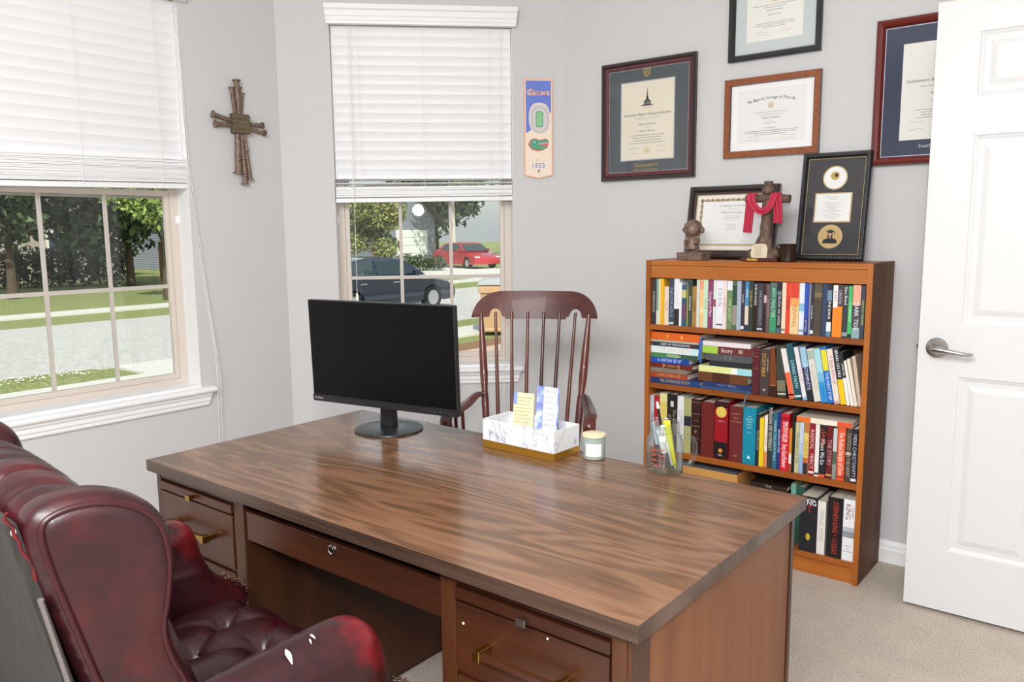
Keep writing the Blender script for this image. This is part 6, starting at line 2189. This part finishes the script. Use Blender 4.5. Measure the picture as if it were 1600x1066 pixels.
nails([((-.012, -.018, .0), (-.016, -.016, -.214), .014), ((.006, -.022, .0), (.010, -.020, -.150), .009), ((.018, -.016, .0), (.044, -.014, -.242), .010), ((.012, -.018, -.12), (.014, -.018, -.262), .011), ((.018, -.020, .0), (.028, -.022, -.112), .008)], 'down')
b = MB()
b.box(-.042, .042, -.040, -.008, -.040, .046, mat('mossy_bronze_block', '#6a5f48', .6, .3))
for k in range(4):
    b.box(-.046, .046, -.042, -.038, -.036 + k * .022, -.030 + k * .022, M_iron)
b.build('centre_block', nc, bevel=.003)
b = MB(); b.box(-.008, .008, -.012, -.0005, -.02, .02, M_iron); b.build('hanger', nc)

# ------------------------------------------------------------------ pennant on the middle wall
BP = T_MID @ Vector((1.245, 0, 1.594))
pn = tag(empty('team_banner', BP, R(45)), 'narrow blue and orange wooden team banner hanging right of the middle window', 'banner')
W2, HB = .0715, .481
M_or = mat('banner_orange', '#eab596', .6)
M_cr = mat('banner_cream', '#f5e3cd', .6)
M_bl = mat('banner_blue', '#6a7fd0', .6)
M_gry = mat('stadium_grey', '#c9c6c6', .6)
M_gry2 = mat('stadium_pale', '#e6d9cf', .6)
M_gr = mat('field_green', '#7cc98a', .6)
M_gr2 = mat('gator_green', '#4fa282', .6)
M_rd = mat('banner_red', '#d2685a', .6)
out = [(-W2, .016), (0, 0), (W2, .016), (W2, HB), (-W2, HB)]
b = MB(); b.prism(out, -.008, -.001, M_or, 'xz', 0)
o = fixn(b.build('backing', pn))
b = MB()
k = .006
b.prism([(-W2 + k, .021), (0, .006), (W2 - k, .021), (W2 - k, HB - k), (-W2 + k, HB - k)], -.0095, -.008, M_cr, 'xz')
pts = [(-W2 + k * 1.5, HB - k * 1.5), (W2 - k * 1.5, HB - k * 1.5), (W2 - k * 1.5, .325)] + [(W2 - k * 1.5 - (2 * W2 - 3 * k) * i / 10, .325 - .105 * (i / 10) ** .8) for i in range(1, 11)]
b.prism(pts, -.0100, -.0095, M_bl, 'xz')
fixn(b.build('face_panel', pn))
b = MB()
def el(cx, cz, a, c, n_=28, p=2.6):
    r_ = []
    for i in range(n_):
        t_ = 2 * PI * i / n_
        r_.append((cx + a * math.copysign(abs(math.cos(t_)) ** (2 / p), math.cos(t_)), cz + c * math.copysign(abs(math.sin(t_)) ** (2 / p), math.sin(t_))))
    return r_
b.prism(el(.004, .294, .052, .073), -.0120, -.0100, M_gry2, 'xz')
b.prism(el(.006, .288, .046, .066), -.0135, -.0120, M_gry, 'xz')
b.prism(el(.005, .286, .032, .050), -.0142, -.0135, M_gry2, 'xz')
b.prism(el(.004, .286, .027, .045), -.0148, -.0142, M_gry, 'xz')
b.box(-.013, .020, -.0156, -.0148, .252, .325, M_gr2)
b.box(-.010, .017, -.0160, -.0156, .256, .321, M_gr)
for i in range(6):
    b.box(-.010, .017, -.0162, -.0160, .262 + i * .0105, .263 + i * .0105, M_gry2)
fixn(b.build('stadium_relief', pn))
b = MB()
b.text('Gators', (0, -.0104, HB - .066), (1, 0, .0), (0, 0, 1), .031, M_or, .116, shear=.18)
b.text('Gators', (.0, -.0110, HB - .066), (1, 0, .0), (0, 0, 1), .0255, M_cr, .110, shear=.18)
b.text('Gators', (.0, -.0115, HB - .066), (1, 0, .0), (0, 0, 1), .022, mat('banner_red_ink', '#d0766c', .6), .104, shear=.18)
b.build('team_lettering', pn)
b = MB()
b.text('EST', (.0, -.0100, .091), (1, 0, 0), (0, 0, 1), .012, M_gry, .03)
b.text('1853', (0, -.0100, .064), (1, 0, 0), (0, 0, 1), .024, M_bl, .062)
b.box(-.052, -.018, -.0099, -.0096, .0885, .0895, M_gry); b.box(.018, .052, -.0099, -.0096, .0885, .0895, M_gry)
b.prism([(-.005, .030), (-.001, .030), (.001, .036), (.006, .036), (.007, .040), (.002, .040), (.003, .043), (.008, .043), (.009, .046), (-.001, .046)], -.0100, -.0095, mat('banner_ink', '#5a5a66', .6), 'xz')
b.build('founding_date', pn)
b = MB()
b.prism(el(-.002, .168, .056, .036, 28, 2.1), -.0105, -.0095, M_cr, 'xz')
b.prism([(-.052, .164), (-.046, .184), (-.028, .196), (-.012, .196), (.000, .189), (.018, .191), (.030, .196), (.044, .192), (.050, .182), (.048, .164), (.042, .150), (.020, .138), (-.008, .134), (-.034, .142)], -.0112, -.0105, M_rd, 'xz')
b.prism([(-.044, .166), (-.038, .184), (-.024, .193), (-.008, .192), (.002, .184), (.020, .187), (.034, .193), (.047, .188), (.048, .180), (.030, .176), (.012, .172), (-.006, .168), (.010, .163), (.030, .158), (.044, .158), (.040, .150), (.016, .143), (-.012, .142), (-.034, .150)], -.0118, -.0112, M_gr2, 'xz')
for i in range(6):
    x = -.004 + i * .0085
    b.prism([(x, .172 + i * .0010), (x + .006, .173 + i * .0010), (x + .003, .165)], -.0122, -.0118, M_white_p, 'xz')
b.prism([(-.026, .178), (-.018, .183), (-.014, .178), (-.020, .175)], -.0122, -.0118, M_white_p, 'xz')
fixn(b.build('gator_emblem', pn))

# ------------------------------------------------------------------ burgundy wing chair
CHO, CHA = (-1.49 * .925, .75 * .925, 0), R(-5)
ch = tag(empty('wing_chair', CHO, CHA), 'worn burgundy leather tufted wing armchair on a swivel base, in front of the desk', 'chair')

def panel(outline, thick, r, xc, n=6, m=None):
    """outline in local (y, z); the panel stands in the plane x = xc"""
    pv, pf = puff_geo(outline, thick, r)
    return [(xc + h_, a, c) for a, c, h_ in pv], pf

# one wing: outer face, soft edge, welt
wing_o = smooth_poly([(-.215, .58), (-.246, .69), (-.285, .815), (-.312, .90), (-.325, .955), (-.318, .985), (-.292, 1.000), (-.256, 1.003), (-.222, .996), (-.190, .978), (-.166, .950), (-.154, .915), (-.151, .868), (-.158, .815), (-.165, .775), (-.158, .730), (-.142, .680), (-.124, .62), (-.12, .56)], 5)
def wshift(y, z):
    k = max(0, min(1, (z - .6) / .15))
    if y < -.19:
        y -= .026 * max(0, min(1, (.95 - z) / .28))
    return y + .016 * max(0, min(1, (y + .33) / .15)), z - .020 * k
arm_o = smooth_poly([(-.26, .30), (-.27, .50), (-.25, .615), (-.10, .628), (.08, .638), (.165, .640), (.205, .625), (.226, .588), (.236, .545), (.252, .500), (.285, .462), (.328, .436), (.350, .405), (.340, .365), (.29, .335), (.15, .318), (-.05, .305)], 5)
for s_ in (-1, 1):
    b = MB()
    vs, fs = panel(wing_o, .088, .032, s_ * .338, 7)
    vs = [(x, *wshift(y, z)) for x, y, z in vs]
    # the wing curls outward towards its front edge
    vs = [(x + s_ * .020 * max(0, (y + .30) / .16) ** 1.3 * (1 if z > .62 else .5), y, z) for x, y, z in vs]
    b.add(vs, fs, M_leather)
    fixn(b.build('wing', ch, smooth=180))
    # welt cord round the outer face
    b = MB()
    N_ = len(wing_o)
    pts = []
    for i in range(N_):
        y, z = wing_o[i]
        d = Vector(wing_o[(i + 1) % N_]) - Vector(wing_o[i - 1])
        nrm = Vector((d.y, -d.x)).normalized()
        cy0, cz0 = -.22, .82
        if nrm.x * (y - cy0) + nrm.y * (z - cz0) < 0:
            nrm = -nrm
        yy, zz = y - nrm.x * .014, z - nrm.y * .014
        xo = s_ * (.338 + .0400 + .020 * max(0, (yy + .30) / .16) ** 1.3 * (1 if zz > .62 else .5))
        pts.append((xo, *wshift(yy, zz)))
    seq = [p for p in pts if p[2] > .575]
    # start after the gap at the bottom
    k0 = max(range(N_), key=lambda i: 0)
    run, best = [], []
    for i in range(2 * N_):
        p = pts[i % N_]
        if p[2] > .572:
            run.append(p)
            if len(run) > len(best): best = list(run)
        else:
            run = []
        if len(best) >= N_: break
    b.tube(best, .0048, M_welt, 8)
    b.build('welt', ch, smooth=60)
    # arm
    b = MB()
    vs, fs = panel(arm_o, .118, .052, s_ * .368, 8)
    vs = [(x + s_ * (.010 if z > .52 else 0) * math.sin(min(1, max(0, (z - .5) / .14)) * PI), y, z) for x, y, z in vs]
    b.add(vs, fs, M_leather_arm)
    am = fixn(b.build('arm', ch, smooth=180))
    # nail heads gathered under the scroll
    b = MB()
    g = random.Random(5 + s_)
    for i in range(46):
        a = g.uniform(0, 1)
        y, z = .292 + .050 * a + g.uniform(-.008, .008), .462 - .050 * a + g.uniform(-.004, .008)
        b.ball((s_ * .368 + g.uniform(-.048, .048), y + .002, z + .002), g.uniform(.0018, .0032), M_nail, 8, 5)
    b.build('nail_heads', am, smooth=60)

# tears in the near arm with batting showing
def tear(pts, nm='torn_patch'):
    b = MB()
    n_ = len(pts)
    b.add([(x, y, z) for x, y, z in pts], [tuple(range(n_))], M_batting)
    return b
def arm_surf(x, y):
    dx = (x - .368) / .059
    return .6390 + .018 * 0 + (-.052 * (1 - math.sqrt(max(0, 1 - min(1, abs(dx)) ** 2.2)))) + .0022 - .0004 * 0 - (.10 - y) * .045
for (cx_, cy0, ln, wd_, ang) in ((.400, .040, .034, .0055, 1.75), (.392, .094, .018, .0026, 1.6), (.402, .086, .014, .0018, 1.9)):
    b = MB()
    top_, bot_ = [], []
    n_ = 8
    for i in range(n_ + 1):
        u = i / n_
        w_ = wd_ * math.sin(PI * min(1, u * 1.0)) * (1.3 - u)
        px_, py_ = cx_ - .018 + ln * u * math.sin(ang), cy0 + ln * u * math.cos(ang)
        top_.append((px_ - w_ * math.cos(ang), py_ + w_ * math.sin(ang)))
        bot_.append((px_ + w_ * math.cos(ang), py_ - w_ * math.sin(ang)))
    for i in range(n_):
        q = [top_[i], top_[i + 1], bot_[i + 1], bot_[i]]
        b.add([(x, y, arm_surf(x, y)) for x, y in q], [(0, 1, 2, 3)], M_batting)
    b.build('torn_patch', am)

# seat cushion, deeply tufted
NXs, NYs = 84, 84
SX0, SX1, SY0, SY1 = -.318, .318, -.22, .345
tufts = []
for r_ in range(5):
    yy = -.15 + r_ * .115
    nx = 4 if r_ % 2 == 0 else 3
    for k in range(nx):
        xx = (k - (nx - 1) / 2) * .165
        tufts.append((xx, yy))
def seat_z(x, y):
    ex = min(1, (SX1 - abs(x)) / .06)
    ey = min(1, (SY1 - y) / .09) if y > 0 else 1
    crown_ = .435 + .018 * math.cos(x / .318 * PI / 2)
    z = crown_ - .050 * (1 - math.sqrt(max(0, 1 - (1 - ex) ** 2))) - .100 * (1 - math.sqrt(max(0, 1 - (1 - ey) ** 2)))
    pull = 0
    for (tx, ty) in tufts:
        d = math.hypot(x - tx, y - ty)
        pull += .026 * math.exp(-(d / .022) ** 2) + .012 * math.exp(-(d / .05) ** 2)
    # creases along the diamond lines between neighbouring tufts
    cr_ = 0
    for (tx, ty) in tufts:
        for (sx, sy) in ((.0825, .115), (-.0825, .115)):
            L2 = sx * sx + sy * sy
            t_ = ((x - tx) * sx + (y - ty) * sy) / L2
            if 0 < t_ < 1:
                d = abs((x - tx) * sy - (y - ty) * sx) / math.sqrt(L2)
                cr_ = max(cr_, .011 * math.exp(-(d / .009) ** 2) * (1 - .35 * math.sin(PI * t_)))
    # radial wrinkles
    wr = 0
    for (tx, ty) in tufts:
        d = math.hypot(x - tx, y - ty)
        if d < .055:
            wr += .0022 * math.sin(math.atan2(y - ty, x - tx) * 9 + tx * 40) * math.exp(-((d - .022) / .018) ** 2)
    return z - pull - cr_ + wr
vs, fs = [], []
for i in range(NXs + 1):
    for j in range(NYs + 1):
        x = SX0 + (SX1 - SX0) * i / NXs
        y = SY0 + (SY1 - SY0) * j / NYs
        vs.append((x, y, seat_z(x, y)))
def gi(i, j): return i * (NYs + 1) + j
for i in range(NXs):
    for j in range(NYs):
        fs.append((gi(i, j), gi(i + 1, j), gi(i + 1, j + 1), gi(i, j + 1)))
rim = [gi(i, 0) for i in range(NXs + 1)] + [gi(NXs, j) for j in range(1, NYs + 1)] + [gi(i, NYs) for i in range(NXs - 1, -1, -1)] + [gi(0, j) for j in range(NYs - 1, 0, -1)]
base0 = len(vs)
for k in rim:
    x, y, z = vs[k]
    vs.append((x, y, .275))
nr_ = len(rim)
for k in range(nr_):
    fs.append((rim[k], base0 + k, base0 + (k + 1) % nr_, rim[(k + 1) % nr_]))
fs.append(tuple(base0 + k for k in range(nr_)))
b = MB(); b.add(vs, fs, M_leather)
st = fixn(b.build('seat_cushion', ch, smooth=50))
for (tx, ty) in tufts:
    b = MB()
    b.ball((tx, ty, seat_z(tx, ty) + .0035), .0085, M_leather, 12, 6, (1, 1, .55))
    b.build('tuft_button', st, smooth=60)
b = MB()
b.box(-.325, .325, -.24, .31, .235, .300, M_leather)
b.build('seat_rail', ch, bevel=.02, seg=3)

# back: a padded slab leaning back with a rolled, pleated crown
def bk_y(z):                                  # rear face
    return -.205 - .37 * max(0, z - .55) * .86
NU, NV = 72, 40
vs, fs = [], []
def crown_z(u):
    return .938 + .046 * (1 - abs(u) ** 2.2)
def pleat(u):
    v_ = 0
    for k in range(-5, 6):
        v_ += math.exp(-((u - k * .21) / .020) ** 2)
    return v_
for i in range(NU + 1):
    u = -1 + 2 * i / NU
    x = .330 * u
    top_ = crown_z(u)
    ring = []
    th = .135
    # profile from the seat up the front, over the roll, down the rear
    for j in range(NV + 1):
        t_ = j / NV
        if t_ < .42:
            z = .40 + (top_ - .085 - .40) * (t_ / .42)
            y = bk_y(z) + th - .02 * math.sin(PI * t_ / .42) * 0
            k = .3
        elif t_ < .82:
            a = (t_ - .42) / .40 * PI
            zc = top_ - .085
            yc = bk_y(zc) + th / 2
            y = yc + (th / 2 + .010) * math.cos(a) - .020 * math.sin(a)
            z = zc + .085 * math.sin(a)
            k = 1
        else:
            w_ = (t_ - .82) / .18
            z = (top_ - .085) + (.40 - (top_ - .085)) * w_
            y = bk_y(z) + .004
            k = 0
        dp = .0065 * pleat(u) * k
        yc = bk_y(z) + th / 2
        y -= dp * (1 if y > yc else -1) * .6
        z -= dp if t_ > .45 and t_ < .8 else 0
        vs.append((x, y, z))
W_N = NV + 1
for i in range(NU):
    for j in range(NV):
        a = i * W_N + j
        fs.append((a, a + W_N, a + W_N + 1, a + 1))
    a = i * W_N
    fs.append((a, a + NV, a + W_N + NV, a + W_N))
fs.append(tuple(range(W_N)))
fs.append(tuple(range(NU * W_N + NV, NU * W_N - 1, -1)))
b = MB(); b.add(vs, fs, M_leather)
bk = fixn(b.build('backrest', ch, smooth=60))
for r_ in range(3):
    zz = .58 + r_ * .13
    for k in range(-1, 2):
        b = MB()
        b.ball((k * .17 + (.085 if r_ % 2 else 0) * (1 if k < 1 else -1), bk_y(zz) + .138, zz), .0085, M_leather, 10, 6, (1, .5, 1))
        b.build('tuft_button', bk, smooth=60)
# rear cloth panel and its vinyl strips
b = MB()
def quad_slab(x0t, x1t, x0b, x1b, z0, z1, off0, off1, m):
    v_ = []
    for off in (off0, off1):
        for (xx, zz) in ((x0b, z0), (x1b, z0), (x1t, z1), (x0t, z1)):
            v_.append((xx, bk_y(zz) - off, zz))
    b.add(v_, [(0, 1, 2, 3), (4, 7, 6, 5), (0, 4, 5, 1), (1, 5, 6, 2), (2, 6, 7, 3), (3, 7, 4, 0)], m)
quad_slab(-.352, .352, -.350, .350, .34, .955, -.004, .010, M_backcloth)
fixn(b.build('rear_panel', ch))
for s_ in (-1, 1):
    b = MB()
    p0 = Vector((s_ * .362, bk_y(.845) - .014, .845)); p1 = Vector((s_ * .356, bk_y(.36) - .014, .36))
    b.tube([p0, p0.lerp(p1, .5), p1], .0075, M_striptrim, 8, flat=(.55, (0, 1, .3)))
    b.build('edge_strip', ch, smooth=50)
b = MB()
g = random.Random(2)
pts = [(.352 + g.uniform(-.004, .004), bk_y(.975 - .011 * k) - .004 + g.uniform(-.003, .003), .975 - .011 * k) for k in range(12)]
b.tube(pts, [.0018 + .0014 * g.random() for _ in pts], M_leather_worn, 7)
b.ball((.352, bk_y(.945) - .004, .945), .0045, M_batting, 8, 6, (.5, .8, 1.4))
b.build('torn_seam', ch, smooth=60)

# the chair is seven and a half per cent smaller than first measured and stands higher on its base
for o in ch.children_recursive:
    if o.type == 'MESH' and not o.data.get('set'):
        for v in o.data.vertices:
            v.co = v.co * .925 + Vector((0, 0, .1005))
        o.data['set'] = 1

# swivel base
b = MB()
b.lathe([(.028, .07), (.028, .30)], M_black, 20)
b.box(-.14, .14, -.14, .14, .297, .317, M_black)
b.build('column', ch, smooth=40)
M_ftw = mat('dark_wood_star_leg', '#3a1f16', .35)
for k in range(5):
    a = 2 * PI * k / 5 + .3
    b = MB()
    c_, s2 = math.cos(a), math.sin(a)
    b.tube([(.02 * c_, .02 * s2, .115), (.16 * c_, .16 * s2, .100), (.29 * c_, .29 * s2, .070)], [.028, .022, .016], M_ftw, 10)
    lg = b.build('leg', ch, smooth=60)
    b = MB()
    b.lathe([(.024, -.012), (.026, -.008), (.026, .008), (.024, .012)], M_black, 16, (0, 0, 0), axis='y')
    b.build('caster', lg, loc=(.295 * c_, .295 * s2, .0265), smooth=40)
